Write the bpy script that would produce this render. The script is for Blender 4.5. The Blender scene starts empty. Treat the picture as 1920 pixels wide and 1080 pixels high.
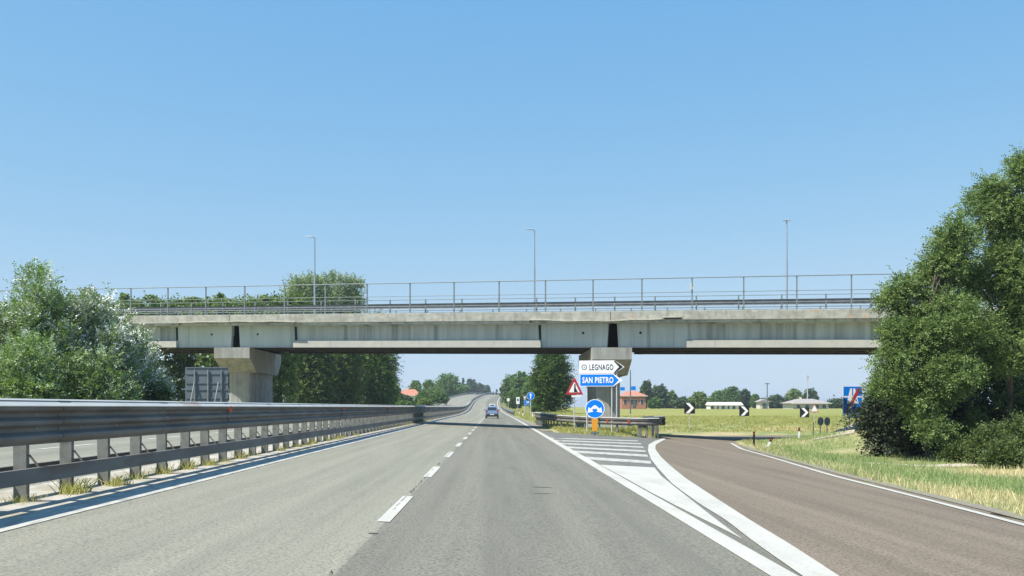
import bpy, math, random
import numpy as np
from mathutils import Vector, Matrix

random.seed(7)
RS = np.random.RandomState(11)
scene = bpy.context.scene

# ------------------------------------------------------------------ camera, sky, sun, exposure
H = 1.42            # eye height above the road
F = 1850.0          # focal length in photograph pixels (1920 wide)
VX, VY = 929.0, 763.0
cam_d = bpy.data.cameras.new("camera")
cam = bpy.data.objects.new("camera", cam_d)
scene.collection.objects.link(cam)
scene.camera = cam
cam.location = (0, 0, H)
cam.rotation_euler = (math.radians(90), 0, 0)
cam_d.sensor_width = 36.0
cam_d.lens = 36.0 * F / 1920.0
cam_d.shift_x = (960 - VX) / 1920.0
cam_d.shift_y = (VY - 540) / 1920.0
cam_d.clip_start = 0.1
cam_d.clip_end = 12000

TX, TY = 0.57, 0.32          # how far sunlight travels sideways and away for each metre it falls
SUN_EL = math.atan(1.0 / math.hypot(TX, TY))
world = bpy.data.worlds.new("World")
scene.world = world
world.use_nodes = True
wn = world.node_tree.nodes
wn.clear()
sky = wn.new("ShaderNodeTexSky")
sky.sky_type = 'NISHITA'
sky.sun_disc = False
sky.sun_elevation = SUN_EL
sky.sun_rotation = math.atan2(-TX, -TY)
sky.altitude = 0
sky.air_density = 1.0
sky.dust_density = 0.0
sky.ozone_density = 6.0
bg = wn.new("ShaderNodeBackground")
EXPO = 0.7
SKY_STRENGTH = 0.08
bg.inputs["Strength"].default_value = SKY_STRENGTH
wo = wn.new("ShaderNodeOutputWorld")
# look the sky up a little above the true direction near the horizon (hazy, pale, never yellow)
WL = world.node_tree.links
tc = wn.new("ShaderNodeTexCoord"); sp = wn.new("ShaderNodeSeparateXYZ"); cb = wn.new("ShaderNodeCombineXYZ")
WL.new(tc.outputs["Generated"], sp.inputs[0])
z2 = wn.new("ShaderNodeMath"); z2.operation = 'MULTIPLY'; WL.new(sp.outputs[2], z2.inputs[0]); WL.new(sp.outputs[2], z2.inputs[1])
z3 = wn.new("ShaderNodeMath"); z3.operation = 'ADD'; WL.new(z2.outputs[0], z3.inputs[0]); z3.inputs[1].default_value = 0.011
z4 = wn.new("ShaderNodeMath"); z4.operation = 'SQRT'; WL.new(z3.outputs[0], z4.inputs[0])
WL.new(sp.outputs[0], cb.inputs[0]); WL.new(sp.outputs[1], cb.inputs[1]); WL.new(z4.outputs[0], cb.inputs[2])
nm = wn.new("ShaderNodeVectorMath"); nm.operation = 'NORMALIZE'; WL.new(cb.outputs[0], nm.inputs[0])
WL.new(nm.outputs[0], sky.inputs[0])
ss = wn.new("ShaderNodeSeparateColor"); sc_ = wn.new("ShaderNodeCombineColor")
WL.new(sky.outputs[0], ss.inputs[0])
for i, (gam, kk) in enumerate(((1.04, 1.61), (.533, .968), (.197, .923))):
    a1 = wn.new("ShaderNodeMath"); a1.operation = 'MULTIPLY'; a1.inputs[1].default_value = .125; WL.new(ss.outputs[i], a1.inputs[0])
    a2 = wn.new("ShaderNodeMath"); a2.operation = 'POWER'; a2.inputs[1].default_value = gam; WL.new(a1.outputs[0], a2.inputs[0])
    a3 = wn.new("ShaderNodeMath"); a3.operation = 'MULTIPLY'; a3.inputs[1].default_value = kk / SKY_STRENGTH / 2 ** EXPO; WL.new(a2.outputs[0], a3.inputs[0])
    WL.new(a3.outputs[0], sc_.inputs[i])
world.node_tree.links.new(sc_.outputs[0], bg.inputs[0])
world.node_tree.links.new(bg.outputs[0], wo.inputs[0])

sun_d = bpy.data.lights.new("sun", 'SUN')
sun_d.energy = 5.0
sun_d.angle = math.radians(0.5)
sun_d.color = (1.0, 0.955, 0.88)
sun = bpy.data.objects.new("sun", sun_d)
scene.collection.objects.link(sun)
sun.rotation_euler = Vector((TX, TY, -1.0)).to_track_quat('-Z', 'Y').to_euler()
sun.location = (-30, -10, 60)

scene.view_settings.view_transform = 'Standard'
scene.view_settings.look = 'None'
scene.view_settings.exposure = EXPO
scene.view_settings.gamma = 1.0

# ------------------------------------------------------------------ materials
def lin(c):
    return tuple(((v / 12.92) if v <= 0.04045 else ((v + 0.055) / 1.055) ** 2.4) for v in c)

def mat(name, col, rough=0.85, col2=None, scale=4.0, stretch=(1, 1, 1), detail=6, lo=0.35, hi=0.65,
        metal=0.0, bump=0.0, bscale=40.0, spec=0.35, col3=None, scale3=0.5, lo3=0.5, hi3=0.7, col4=None,
        scale4=120.0, lo4=0.55, hi4=0.62, stretch3=(1, 1, 1)):
    m = bpy.data.materials.new(name)
    m.use_nodes = True
    nt = m.node_tree
    N, L = nt.nodes, nt.links
    b = N["Principled BSDF"]
    b.inputs["Roughness"].default_value = rough
    b.inputs["Metallic"].default_value = metal
    b.inputs["Specular IOR Level"].default_value = spec
    geo = N.new("ShaderNodeNewGeometry")
    def noise(sc, st, dt):
        mp = N.new("ShaderNodeMapping")
        mp.inputs["Scale"].default_value = st
        L.new(geo.outputs["Position"], mp.inputs["Vector"])
        n = N.new("ShaderNodeTexNoise")
        n.inputs["Scale"].default_value = sc
        n.inputs["Detail"].default_value = dt
        n.inputs["Roughness"].default_value = 0.6
        L.new(mp.outputs[0], n.inputs["Vector"])
        return n.outputs["Fac"]
    def ramp(f, a, c):
        r = N.new("ShaderNodeMapRange")
        r.inputs["From Min"].default_value = a
        r.inputs["From Max"].default_value = c
        L.new(f, r.inputs["Value"])
        return r.outputs[0]
    def mix(fac, a, c):
        x = N.new("ShaderNodeMix")
        x.data_type = 'RGBA'
        L.new(fac, x.inputs[0])
        if isinstance(a, tuple):
            x.inputs[6].default_value = (*a, 1)
        else:
            L.new(a, x.inputs[6])
        x.inputs[7].default_value = (*c, 1)
        return x.outputs[2]
    out = None
    if col2 is None:
        col2 = tuple(v * 0.85 for v in col)
    out = mix(ramp(noise(scale, stretch, detail), lo, hi), col, col2)
    if col3 is not None:
        out = mix(ramp(noise(scale3, stretch3, 5), lo3, hi3), out, col3)
    if col4 is not None:
        out = mix(ramp(noise(scale4, (1, 1, 1), 2), lo4, hi4), out, col4)
    L.new(out, b.inputs["Base Color"])
    if bump > 0:
        bp = N.new("ShaderNodeBump")
        bp.inputs["Strength"].default_value = bump
        bp.inputs["Distance"].default_value = 0.02
        L.new(noise(bscale, (1, 1, 1), 4), bp.inputs["Height"])
        L.new(bp.outputs[0], b.inputs["Normal"])
    return m

def leaf_mat(name, c1, c2, under=None, trans=0.25, rough=0.6):
    m = bpy.data.materials.new(name)
    m.use_nodes = True
    nt = m.node_tree
    N, L = nt.nodes, nt.links
    N.remove(N["Principled BSDF"])
    out = N["Material Output"]
    geo = N.new("ShaderNodeNewGeometry")
    mp = N.new("ShaderNodeTexNoise")
    mp.inputs["Scale"].default_value = 0.9
    mp.inputs["Detail"].default_value = 3
    L.new(geo.outputs["Position"], mp.inputs["Vector"])
    ad = N.new("ShaderNodeMath"); ad.operation = 'ADD'
    L.new(mp.outputs["Fac"], ad.inputs[0])
    L.new(geo.outputs["Random Per Island"], ad.inputs[1])
    r = N.new("ShaderNodeMapRange")
    r.inputs["From Min"].default_value = 0.45
    r.inputs["From Max"].default_value = 1.5
    L.new(ad.outputs[0], r.inputs["Value"])
    x = N.new("ShaderNodeMix"); x.data_type = 'RGBA'
    x.inputs[6].default_value = (*c1, 1); x.inputs[7].default_value = (*c2, 1)
    L.new(r.outputs[0], x.inputs[0])
    col = x.outputs[2]
    if under is not None:
        y = N.new("ShaderNodeMix"); y.data_type = 'RGBA'
        L.new(geo.outputs["Backfacing"], y.inputs[0])
        L.new(col, y.inputs[6])
        y.inputs[7].default_value = (*under, 1)
        col = y.outputs[2]
    d = N.new("ShaderNodeBsdfPrincipled")
    d.inputs["Roughness"].default_value = rough
    d.inputs["Specular IOR Level"].default_value = 0.3
    L.new(col, d.inputs["Base Color"])
    t = N.new("ShaderNodeBsdfTranslucent")
    hs = N.new("ShaderNodeHueSaturation")
    hs.inputs["Value"].default_value = 1.6
    hs.inputs["Saturation"].default_value = 1.1
    hs.inputs["Hue"].default_value = 0.49
    L.new(col, hs.inputs["Color"])
    L.new(hs.outputs[0], t.inputs[0])
    s = N.new("ShaderNodeMixShader")
    s.inputs[0].default_value = trans
    L.new(d.outputs[0], s.inputs[1]); L.new(t.outputs[0], s.inputs[2])
    L.new(s.outputs[0], out.inputs[0])
    return m

def road_mat(name, base, dark, light, oil, across=None):
    """asphalt: aggregate speckle, mottling, faint long streaks in the driving direction"""
    m = mat(name, base, rough=0.9, col2=dark, scale=1.6, stretch=(1.2, 0.12, 1), detail=8, lo=0.3, hi=0.75,
            bump=0.6, bscale=38.0, spec=0.25, col3=light, scale3=1.5, lo3=0.42, hi3=0.72, col4=oil, scale4=32.0,
            lo4=0.46, hi4=0.70, stretch3=(1.1, 0.012, 1))
    return m

M = {}
M['asphalt'] = road_mat('asphalt', (.245, .238, .188), (.19, .186, .148), (.29, .28, .215), (.13, .127, .104))
M['asphalt_right'] = road_mat('asphalt_right', (.188, .181, .147), (.142, .137, .111), (.225, .216, .172), (.088, .085, .07))
M['asphalt_ramp'] = road_mat('asphalt_ramp', (.200, .162, .119), (.150, .121, .089), (.235, .192, .143), (.077, .063, .048))
M['asphalt_patch'] = road_mat('asphalt_patch', (.165, .165, .148), (.125, .125, .112), (.19, .19, .17), (.07, .07, .062))
M['median'] = mat('median_concrete', (.47, .44, .385), rough=.95, col2=(.33, .305, .255), scale=3, bump=.4, bscale=60,
                  col3=(.30, .27, .20), scale3=1.3, lo3=.52, hi3=.62, col4=(.2, .18, .15), scale4=50, lo4=.6, hi4=.66)
M['gravel'] = mat('gravel', (.27, .245, .205), rough=1, col2=(.18, .16, .125), scale=8, bump=.8, bscale=40,
                  col3=(.22, .24, .1), scale3=1.5, lo3=.5, hi3=.6, col4=(.15, .13, .11), scale4=30, lo4=.55, hi4=.65)
M['paint'] = mat('road_paint', (.47, .455, .40), rough=.7, col2=(.38, .37, .325), scale=2.0, stretch=(1, .3, 1), lo=.4, hi=.7,
                 col3=(.30, .295, .27), scale3=14, lo3=.60, hi3=.70, col4=(.26, .255, .235), scale4=38, lo4=.62, hi4=.70)
M['paint_worn'] = mat('road_paint_worn', (.47, .455, .40), rough=.8, col2=(.36, .35, .31), scale=3.0, lo=.35, hi=.65,
                      col3=(.24, .235, .21), scale3=9, lo3=.50, hi3=.64, stretch3=(1, .25, 1), col4=(.35, .35, .33), scale4=34, lo4=.56, hi4=.64)
M['crack'] = mat('crack', (.035, .035, .034), rough=.95, scale=10)
M['concrete'] = mat('concrete_beam', (.54, .56, .51), rough=.9, col2=(.40, .42, .385), scale=1.1, stretch=(2.2, 2.2, .13),
                    lo=.35, hi=.62, col3=(.15, .16, .15), scale3=.8, lo3=.48, hi3=.74, stretch3=(1.6, 1.6, .1), bump=.15)
M['concrete_block'] = mat('concrete_block', (.53, .565, .53), rough=.9, col2=(.43, .465, .44), scale=.9, stretch=(1.8, 1.8, .2),
                          lo=.35, hi=.7, col3=(.2, .22, .21), scale3=1.2, lo3=.55, hi3=.8, stretch3=(2.5, 2.5, .06), bump=.1)
M['concrete_flange'] = mat('concrete_flange', (.37, .365, .33), rough=.9, col2=(.44, .42, .36), scale=1.6, lo=.4, hi=.7,
                           col3=(.30, .29, .26), scale3=1.2, lo3=.6, hi3=.75, stretch3=(2, 2, .2), bump=.15)
M['concrete_edge'] = mat('concrete_edge', (.41, .405, .35), rough=.95, col2=(.27, .265, .225), scale=1.5, stretch=(1, 1, 1.6),
                         lo=.35, hi=.65, col3=(.24, .225, .18), scale3=3.0, lo3=.50, hi3=.72, stretch3=(1.4, 1.4, .5),
                         col4=(.42, .30, .22), scale4=1.7, lo4=.62, hi4=.75, bump=.4, bscale=12)
M['concrete_lip'] = mat('concrete_lip', (.56, .53, .44), rough=.95, col2=(.35, .33, .27), scale=2, bump=.3)
M['concrete_pier'] = mat('concrete_pier', (.41, .40, .355), rough=.9, col2=(.29, .285, .25), scale=1.3, lo=.35, hi=.7,
                         col3=(.22, .21, .19), scale3=.9, lo3=.48, hi3=.7, stretch3=(2.5, 2.5, .2), bump=.2)
M['soffit_shade'] = mat('soffit_concrete_shade', (.085, .08, .075), rough=.95, col2=(.055, .052, .05), scale=1.5)  # shade under the deck put into a near-black concrete colour
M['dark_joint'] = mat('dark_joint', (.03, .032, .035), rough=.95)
M['galv'] = mat('galvanised_steel', (.30, .32, .33), rough=.5, col2=(.22, .235, .245), scale=3, metal=.55, spec=.5,
                col3=(.14, .12, .10), scale3=5, lo3=.62, hi3=.75, stretch3=(1, .3, 1))
M['galv_dark'] = mat('weathered_barrier_steel', (.19, .18, .165), rough=.6, col2=(.12, .115, .108), scale=1.4, stretch=(1, .5, 2), metal=.05, spec=.3,
                     col3=(.12, .09, .07), scale3=2.3, lo3=.52, hi3=.7, stretch3=(1, .25, 1.5), bump=.05, bscale=8)
M['galv_sunlit'] = mat('galvanised_fold_sunlit', (.50, .50, .46), rough=.5, col2=(.42, .42, .39), scale=1.2, metal=.1, col3=(.38, .30, .24), scale3=.5, lo3=.6, hi3=.7)  # same barrier steel made paler, sunlight on the fold put into its colour
M['galv_post'] = mat('weathered_post_steel', (.24, .245, .22), rough=.7, col2=(.16, .165, .15), scale=5, metal=.2,
                     col3=(.13, .11, .09), scale3=7, lo3=.58, hi3=.7)
M['rail_steel'] = mat('railing_steel', (.20, .235, .24), rough=.6, col2=(.16, .19, .195), scale=4, metal=.3)
M['lamp'] = mat('lamp_steel', (.34, .40, .45), rough=.5, col2=(.3, .35, .4), scale=2, metal=.3)
M['pole'] = mat('pole_grey', (.55, .56, .55), rough=.5, col2=(.45, .46, .45), scale=3, metal=.2)
M['signback'] = mat('sign_back_grey', (.14, .17, .20), rough=.6, col2=(.115, .14, .165), scale=1.5, metal=.2)
M['signback_light'] = mat('sign_back_pale', (.26, .28, .30), rough=.6, scale=2)
M['white'] = mat('sign_white', (.90, .90, .89), rough=.4, col2=(.8, .8, .8), scale=2)
M['black'] = mat('sign_black', (.02, .02, .022), rough=.5, scale=2)
M['blue'] = mat('sign_blue', (.0, .19, .70), rough=.6, spec=.15, col2=(.0, .2, .74), scale=2)
M['red'] = mat('sign_red', (.50, .035, .04), rough=.45, col2=(.42, .04, .05), scale=2)
M['yellow'] = mat('sign_yellow', (.82, .36, .02), rough=.5, col2=(.74, .30, .03), scale=4)
M['reflector'] = mat('reflector_red', (.62, .07, .03), rough=.35, col2=(.5, .08, .04), scale=8)
M['bark'] = mat('bark', (.11, .09, .07), rough=.95, col2=(.07, .058, .045), scale=6, stretch=(2, 2, .4), bump=.6, bscale=15)
M['bark_pale'] = mat('bark_pale', (.3, .28, .24), rough=.95, col2=(.2, .18, .15), scale=6, stretch=(2, 2, .4))
M['roof_tile'] = mat('roof_tile', (.46, .20, .13), rough=.9, col2=(.36, .15, .10), scale=1.5)
M['roof_grey'] = mat('roof_grey', (.33, .30, .28), rough=.9, col2=(.27, .245, .23), scale=1.0)
M['brick'] = mat('brick_wall', (.42, .19, .12), rough=.9, col2=(.34, .15, .10), scale=2)
M['plaster'] = mat('plaster', (.62, .58, .50), rough=.9, col2=(.54, .5, .43), scale=1)
M['plaster_white'] = mat('plaster_white', (.76, .74, .68), rough=.9, col2=(.68, .66, .6), scale=1)
M['glass'] = mat('dark_glass', (.03, .035, .045), rough=.12, scale=2, spec=.7)
M['shutter'] = mat('shutter', (.10, .12, .10), rough=.7, scale=2)
M['car_blue'] = mat('car_paint_blue', (.21, .29, .41), rough=.28, col2=(.20, .28, .40), scale=1, metal=.35, spec=.6)
M['car_white'] = mat('car_paint_white', (.72, .75, .76), rough=.28, col2=(.7, .73, .74), scale=1, spec=.6)
M['car_dark'] = mat('car_paint_dark', (.06, .065, .07), rough=.28, scale=1, spec=.6)
M['rubber'] = mat('rubber', (.02, .02, .02), rough=.85)
M['alloy'] = mat('alloy', (.5, .5, .52), rough=.4, metal=.7)
M['taillight'] = mat('tail_light', (.42, .02, .02), rough=.2, spec=.6)
M['plastic_dark'] = mat('plastic_dark', (.03, .03, .032), rough=.6)
M['plate'] = mat('number_plate', (.75, .75, .72), rough=.4)
M['slab'] = mat('path_concrete', (.50, .44, .36), rough=.95, col2=(.38, .33, .27), scale=1.4, bump=.3)

def grass_ground(name):
    m = bpy.data.materials.new(name)
    m.use_nodes = True
    N, L = m.node_tree.nodes, m.node_tree.links
    b = N["Principled BSDF"]
    b.inputs["Roughness"].default_value = 1.0
    b.inputs["Specular IOR Level"].default_value = 0.1
    geo = N.new("ShaderNodeNewGeometry")
    sep = N.new("ShaderNodeSeparateXYZ")
    L.new(geo.outputs["Position"], sep.inputs[0])
    def noise(sc, dt=5, st=(1, 1, 1)):
        mp = N.new("ShaderNodeMapping"); mp.inputs["Scale"].default_value = st
        L.new(geo.outputs["Position"], mp.inputs["Vector"])
        n = N.new("ShaderNodeTexNoise"); n.inputs["Scale"].default_value = sc; n.inputs["Detail"].default_value = dt
        L.new(mp.outputs[0], n.inputs["Vector"])
        return n.outputs["Fac"]
    def rng(f, a, c):
        r = N.new("ShaderNodeMapRange"); r.inputs["From Min"].default_value = a; r.inputs["From Max"].default_value = c
        L.new(f, r.inputs["Value"]); return r.outputs[0]
    def mix(fac, a, c):
        x = N.new("ShaderNodeMix"); x.data_type = 'RGBA'
        L.new(fac, x.inputs[0])
        for k, v in ((6, a), (7, c)):
            if isinstance(v, tuple): x.inputs[k].default_value = (*v, 1)
            else: L.new(v, x.inputs[k])
        return x.outputs[2]
    verge = mix(rng(noise(.9), .35, .65), (.19, .235, .085), (.32, .31, .15))
    verge = mix(rng(noise(.22, 6), .48, .62), verge, (.44, .36, .21))
    verge = mix(rng(noise(14), .5, .7), verge, (.08, .11, .03))
    field = mix(rng(noise(.05, 6, (1, 2.5, 1)), .4, .6), (.30, .275, .09), (.21, .235, .065))
    field = mix(rng(noise(.6, 6, (.4, 1.4, 1)), .45, .75), field, (.13, .19, .05))
    field = mix(rng(noise(.03, 3, (1, 5, 1)), .55, .7), field, (.38, .27, .11))
    wob = N.new("ShaderNodeMath"); wob.operation = 'MULTIPLY_ADD'
    L.new(noise(.08, 4), wob.inputs[0]); wob.inputs[1].default_value = 30.0
    L.new(sep.outputs["Y"], wob.inputs[2])
    out = mix(rng(wob.outputs[0], 118, 150), verge, field)
    L.new(out, b.inputs["Base Color"])
    bp = N.new("ShaderNodeBump"); bp.inputs["Strength"].default_value = .8; bp.inputs["Distance"].default_value = .12
    L.new(noise(9, 6), bp.inputs["Height"]); L.new(bp.outputs[0], b.inputs["Normal"])
    return m
M['ground'] = grass_ground('meadow_ground')

# leaves
M['leaf_silver'] = leaf_mat('leaf_silver', (.11, .17, .085), (.28, .35, .21), under=(.78, .78, .70), trans=.12)
M['leaf_silver_green'] = leaf_mat('leaf_silver_green', (.075, .14, .03), (.22, .32, .085), under=(.30, .38, .22), trans=.28)
M['leaf_robinia'] = leaf_mat('leaf_robinia', (.055, .105, .028), (.24, .32, .11), trans=.3)
M['leaf_green_black'] = leaf_mat('leaf_green_black', (.016, .026, .015), (.04, .058, .028), trans=.08)  # near-black green leaves
M['leaf_bramble'] = leaf_mat('leaf_bramble', (.05, .085, .025), (.13, .17, .05), trans=.2)
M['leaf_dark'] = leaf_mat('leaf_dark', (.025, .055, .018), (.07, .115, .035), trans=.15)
M['leaf_mid'] = leaf_mat('leaf_mid', (.055, .12, .025), (.14, .22, .05), trans=.25)
M['leaf_light'] = leaf_mat('leaf_light', (.08, .14, .03), (.18, .24, .06), trans=.25)
M['leaf_pale'] = leaf_mat('leaf_pale', (.13, .21, .07), (.27, .35, .14), under=(.3, .36, .22), trans=.15)
M['grass'] = leaf_mat('grass_blades', (.24, .29, .07), (.50, .45, .18), trans=.35)
M['grass_green'] = leaf_mat('grass_blades_green', (.19, .275, .095), (.34, .39, .17), trans=.35)
M['grass_dry'] = leaf_mat('grass_blades_dry', (.44, .42, .19), (.68, .58, .34), trans=.3)

# ------------------------------------------------------------------ mesh helpers
class MB:
    def __init__(s):
        s.v = []; s.f = []
    def quad(s, a, b, c, d):
        n = len(s.v); s.v += [a, b, c, d]; s.f.append((n, n + 1, n + 2, n + 3)); return s
    def poly(s, pts):
        n = len(s.v); s.v += list(pts); s.f.append(tuple(range(n, n + len(pts)))); return s
    def hexa(s, p):
        """8 corners: bottom 4 (ccw from above) then top 4"""
        n = len(s.v); s.v += [tuple(q) for q in p]
        for f in ((3, 2, 1, 0), (4, 5, 6, 7), (0, 1, 5, 4), (1, 2, 6, 5), (2, 3, 7, 6), (3, 0, 4, 7)):
            s.f.append(tuple(n + i for i in f))
        return s
    def box(s, cx, cy, cz, sx, sy, sz, rz=0.0):
        c, si = math.cos(rz), math.sin(rz)
        p = []
        for z in (-.5, .5):
            for x, y in ((-.5, -.5), (.5, -.5), (.5, .5), (-.5, .5)):
                X, Y = x * sx, y * sy
                p.append((cx + X * c - Y * si, cy + X * si + Y * c, cz + z * sz))
        return s.hexa(p)
    def tube(s, p0, p1, r0, r1=None, n=8, caps=True):
        r1 = r0 if r1 is None else r1
        p0, p1 = Vector(p0), Vector(p1)
        d = (p1 - p0)
        if d.length < 1e-6: return s
        d.normalize()
        a = d.orthogonal().normalized(); b = d.cross(a)
        k = len(s.v)
        for p, r in ((p0, r0), (p1, r1)):
            for i in range(n):
                t = 2 * math.pi * i / n
                s.v.append(tuple(p + a * (r * math.cos(t)) + b * (r * math.sin(t))))
        for i in range(n):
            j = (i + 1) % n
            s.f.append((k + i, k + j, k + n + j, k + n + i))
        if caps:
            s.f.append(tuple(k + i for i in range(n))[::-1]); s.f.append(tuple(k + n + i for i in range(n)))
        return s
    def prism(s, pts, fn, d0, d1):
        """2-D outline (ccw) extruded from depth d0 to d1; fn(a,b,d)->3-D"""
        n = len(pts); k = len(s.v)
        s.v += [tuple(fn(a, b, d0)) for a, b in pts] + [tuple(fn(a, b, d1)) for a, b in pts]
        s.f.append(tuple(k + i for i in range(n))); s.f.append(tuple(k + n + i for i in range(n))[::-1])
        for i in range(n):
            j = (i + 1) % n
            s.f.append((k + j, k + i, k + n + i, k + n + j))
        return s
    def sweep(s, prof, path, frame, closed=True, caps=True):
        """prof: (a,b) list; path: items; frame(item,a,b)->3-D"""
        k = len(s.v); n = len(prof)
        for it in path:
            s.v += [tuple(frame(it, a, b)) for a, b in prof]
        for i in range(len(path) - 1):
            for j in range(n if closed else n - 1):
                q = (j + 1) % n
                s.f.append((k + i * n + j, k + i * n + q, k + (i + 1) * n + q, k + (i + 1) * n + j))
        if closed and caps:
            s.f.append(tuple(k + j for j in range(n))); s.f.append(tuple(k + (len(path) - 1) * n + j for j in range(n))[::-1])
        return s

def new_obj(name, v, f, m, parent=None, loc=(0, 0, 0), smooth=False, fixn=True):
    me = bpy.data.meshes.new(name)
    if isinstance(v, np.ndarray):
        me.vertices.add(len(v)); me.vertices.foreach_set("co", v.astype(np.float32).ravel())
        nf, k = f.shape
        me.loops.add(nf * k); me.loops.foreach_set("vertex_index", f.astype(np.int32).ravel())
        me.polygons.add(nf)
        me.polygons.foreach_set("loop_start", np.arange(0, nf * k, k, dtype=np.int32))
        me.polygons.foreach_set("loop_total", np.full(nf, k, dtype=np.int32))
        me.update(calc_edges=True)
    else:
        me.from_pydata([tuple(p) for p in v], [], f)
        me.update()
    if fixn:
        import bmesh
        bm = bmesh.new(); bm.from_mesh(me); bmesh.ops.recalc_face_normals(bm, faces=bm.faces); bm.to_mesh(me); bm.free()
    if smooth:
        me.polygons.foreach_set("use_smooth", [True] * len(me.polygons))
    me.materials.append(m)
    o = bpy.data.objects.new(name, me)
    scene.collection.objects.link(o)
    if parent is not None: o.parent = parent
    o.location = loc
    return o

def part(name, mb, m, parent, smooth=False, label=None):
    """mesh in the local frame of its thing"""
    o = new_obj(name, mb.v, mb.f, m, parent, smooth=smooth)
    if label: o['label'] = label
    return o

def wpart(name, mb, m, thing_, parent=None, smooth=False, label=None):
    """mesh given in world coordinates, stored relative to its thing's base"""
    L = thing_.location
    v = [(p[0] - L.x, p[1] - L.y, p[2] - L.z) for p in mb.v]
    o = new_obj(name, v, mb.f, m, parent or thing_, smooth=smooth)
    if label: o['label'] = label
    return o

def thing(name, label, cat, loc=(0, 0, 0), rz=0.0, group=None):
    o = bpy.data.objects.new(name, None)
    scene.collection.objects.link(o)
    o.location = loc; o.rotation_euler = (0, 0, rz)
    o['label'] = label; o['category'] = cat
    if group: o['group'] = group
    return o

def struct(name, v, f, m, parent=None, smooth=False, fixn=False):
    o = new_obj(name, v, f, m, parent, smooth=smooth, fixn=fixn)
    if parent is None: o['kind'] = 'structure'
    return o

def copy_tree(o, parent=None):
    c = o.copy(); scene.collection.objects.link(c)
    if parent is not None: c.parent = parent
    for ch in [x for x in bpy.data.objects if x.parent == o]:
        copy_tree(ch, c)
    return c

# ------------------------------------------------------------------ the lie of the land
def hermite(xs, ys):
    xs = np.array(xs, float); ys = np.array(ys, float)
    d = np.gradient(ys, xs)
    def fn(x):
        x = np.clip(x, xs[0], xs[-1])
        i = np.clip(np.searchsorted(xs, x) - 1, 0, len(xs) - 2)
        h = xs[i + 1] - xs[i]; t = (x - xs[i]) / h
        return ((2 * t ** 3 - 3 * t ** 2 + 1) * ys[i] + (t ** 3 - 2 * t ** 2 + t) * h * d[i]
                + (-2 * t ** 3 + 3 * t ** 2) * ys[i + 1] + (t ** 3 - t ** 2) * h * d[i + 1])
    return fn
YS = [-50, 100, 150, 200, 250, 300, 340, 400, 470, 540, 600, 700, 800, 900]
rise = hermite(YS, [0, 0, .0, .12, .55, 1.45, 2.75, 4.5, 6.3, 7.75, 8.55, 8.9, 8.2, 7])
shift = hermite(YS, [0, 0, -.1, -.55, -1.15, -1.75, -1.9, -1.2, .45, 3.3, 6.4, 14, 24, 36])

def sstep(a, b, x):
    t = np.clip((x - a) / (b - a), 0, 1); return t * t * (3 - 2 * t)

def base(X, Y):
    X = np.asarray(X, float); Y = np.asarray(Y, float)
    Xc = np.clip(X, -17, 16.5)
    near = -.035 * Xc - .022 * np.maximum(0, Xc - 2.95)
    # raised verge and approach bank right of the ramp
    near = near + .55 * np.exp(-((X - 20.5) / 3.6) ** 2 - ((Y - 58) / 7.5) ** 2)
    near = near + 3.0 * np.exp(-((X - 34) / 8) ** 2 - ((Y - 52) / 10) ** 2)
    farr = np.interp(Y, [78, 90, 115, 250, 400, 3000], [-.72, -.05, .25, .74, .80, 1.0])
    farl = .6
    near = near + 1.7 * np.exp(-((X - 25.5) / 4.2) ** 2 - ((Y - 46) / 8) ** 2)
    far = np.where(X > -5, farr, farl)
    w = sstep(74, 88, Y) * sstep(2.0, 9.0, X) + sstep(60, 90, Y) * sstep(-16, -22, X) * 1.0
    w = np.clip(w, 0, 1)
    return near * (1 - w) + far * w

def g(X, Y):
    """ground height, road corridor included"""
    X = np.asarray(X, float); Y = np.asarray(Y, float)
    Xr = X - shift(Y)
    cz = rise(Y) - .035 * np.clip(Xr, -17, 3.8)
    dd = np.maximum(0, np.maximum(-17 - Xr, Xr - 3.8))
    B = base(X, Y)
    return np.clip(B, cz - .5 * dd, cz + .15 * dd)

def gs(X, Y):
    return float(g(X, Y))

def near_z(X):
    return -.035 * X - .022 * max(0, X - 2.95)

def unp(px, py):
    """photograph pixel -> point of the near road plane"""
    a, b = (px - VX) / F, (VY - py) / F
    Z = H / (-b - .035 * a)
    if a * Z > 2.95:
        Z = (H - .0649) / (-b - .057 * a)
    return (a * Z, Z)

def at(px, Z):
    return (px - VX) / F * Z
def zat(py, Z):
    return H + (VY - py) / F * Z

# ramp outlines (world X,Y)
r_in = [unp(*p) for p in ((1502, 1080), (1410, 1015), (1360, 975), (1310, 945), (1260, 907.5), (1235, 880), (1221, 862),
                          (1215, 846), (1216, 834), (1228, 827), (1243, 822.5))]
r_in_o = [unp(*p) for p in ((1570, 1080), (1487, 1025), (1412, 980), (1335, 930), (1285, 897), (1257, 874), (1239, 857),
                            (1229, 843), (1229, 835), (1238, 829), (1249, 823.5))]
r_out = [unp(*p) for p in ((1920, 985), (1710, 930), (1560, 892), (1460, 862), (1390, 842), (1371, 831))]
def ext(a, b, y):
    t = (y - a[1]) / (b[1] - a[1]); return (a[0] + (b[0] - a[0]) * t, y)
r_in = [ext(r_in[0], r_in[1], 2.0)] + r_in
r_in_o = [ext(r_in_o[0], r_in_o[1], 2.0)] + r_in_o
r_out = [ext(r_out[0], r_out[1], 2.0)] + r_out

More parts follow.
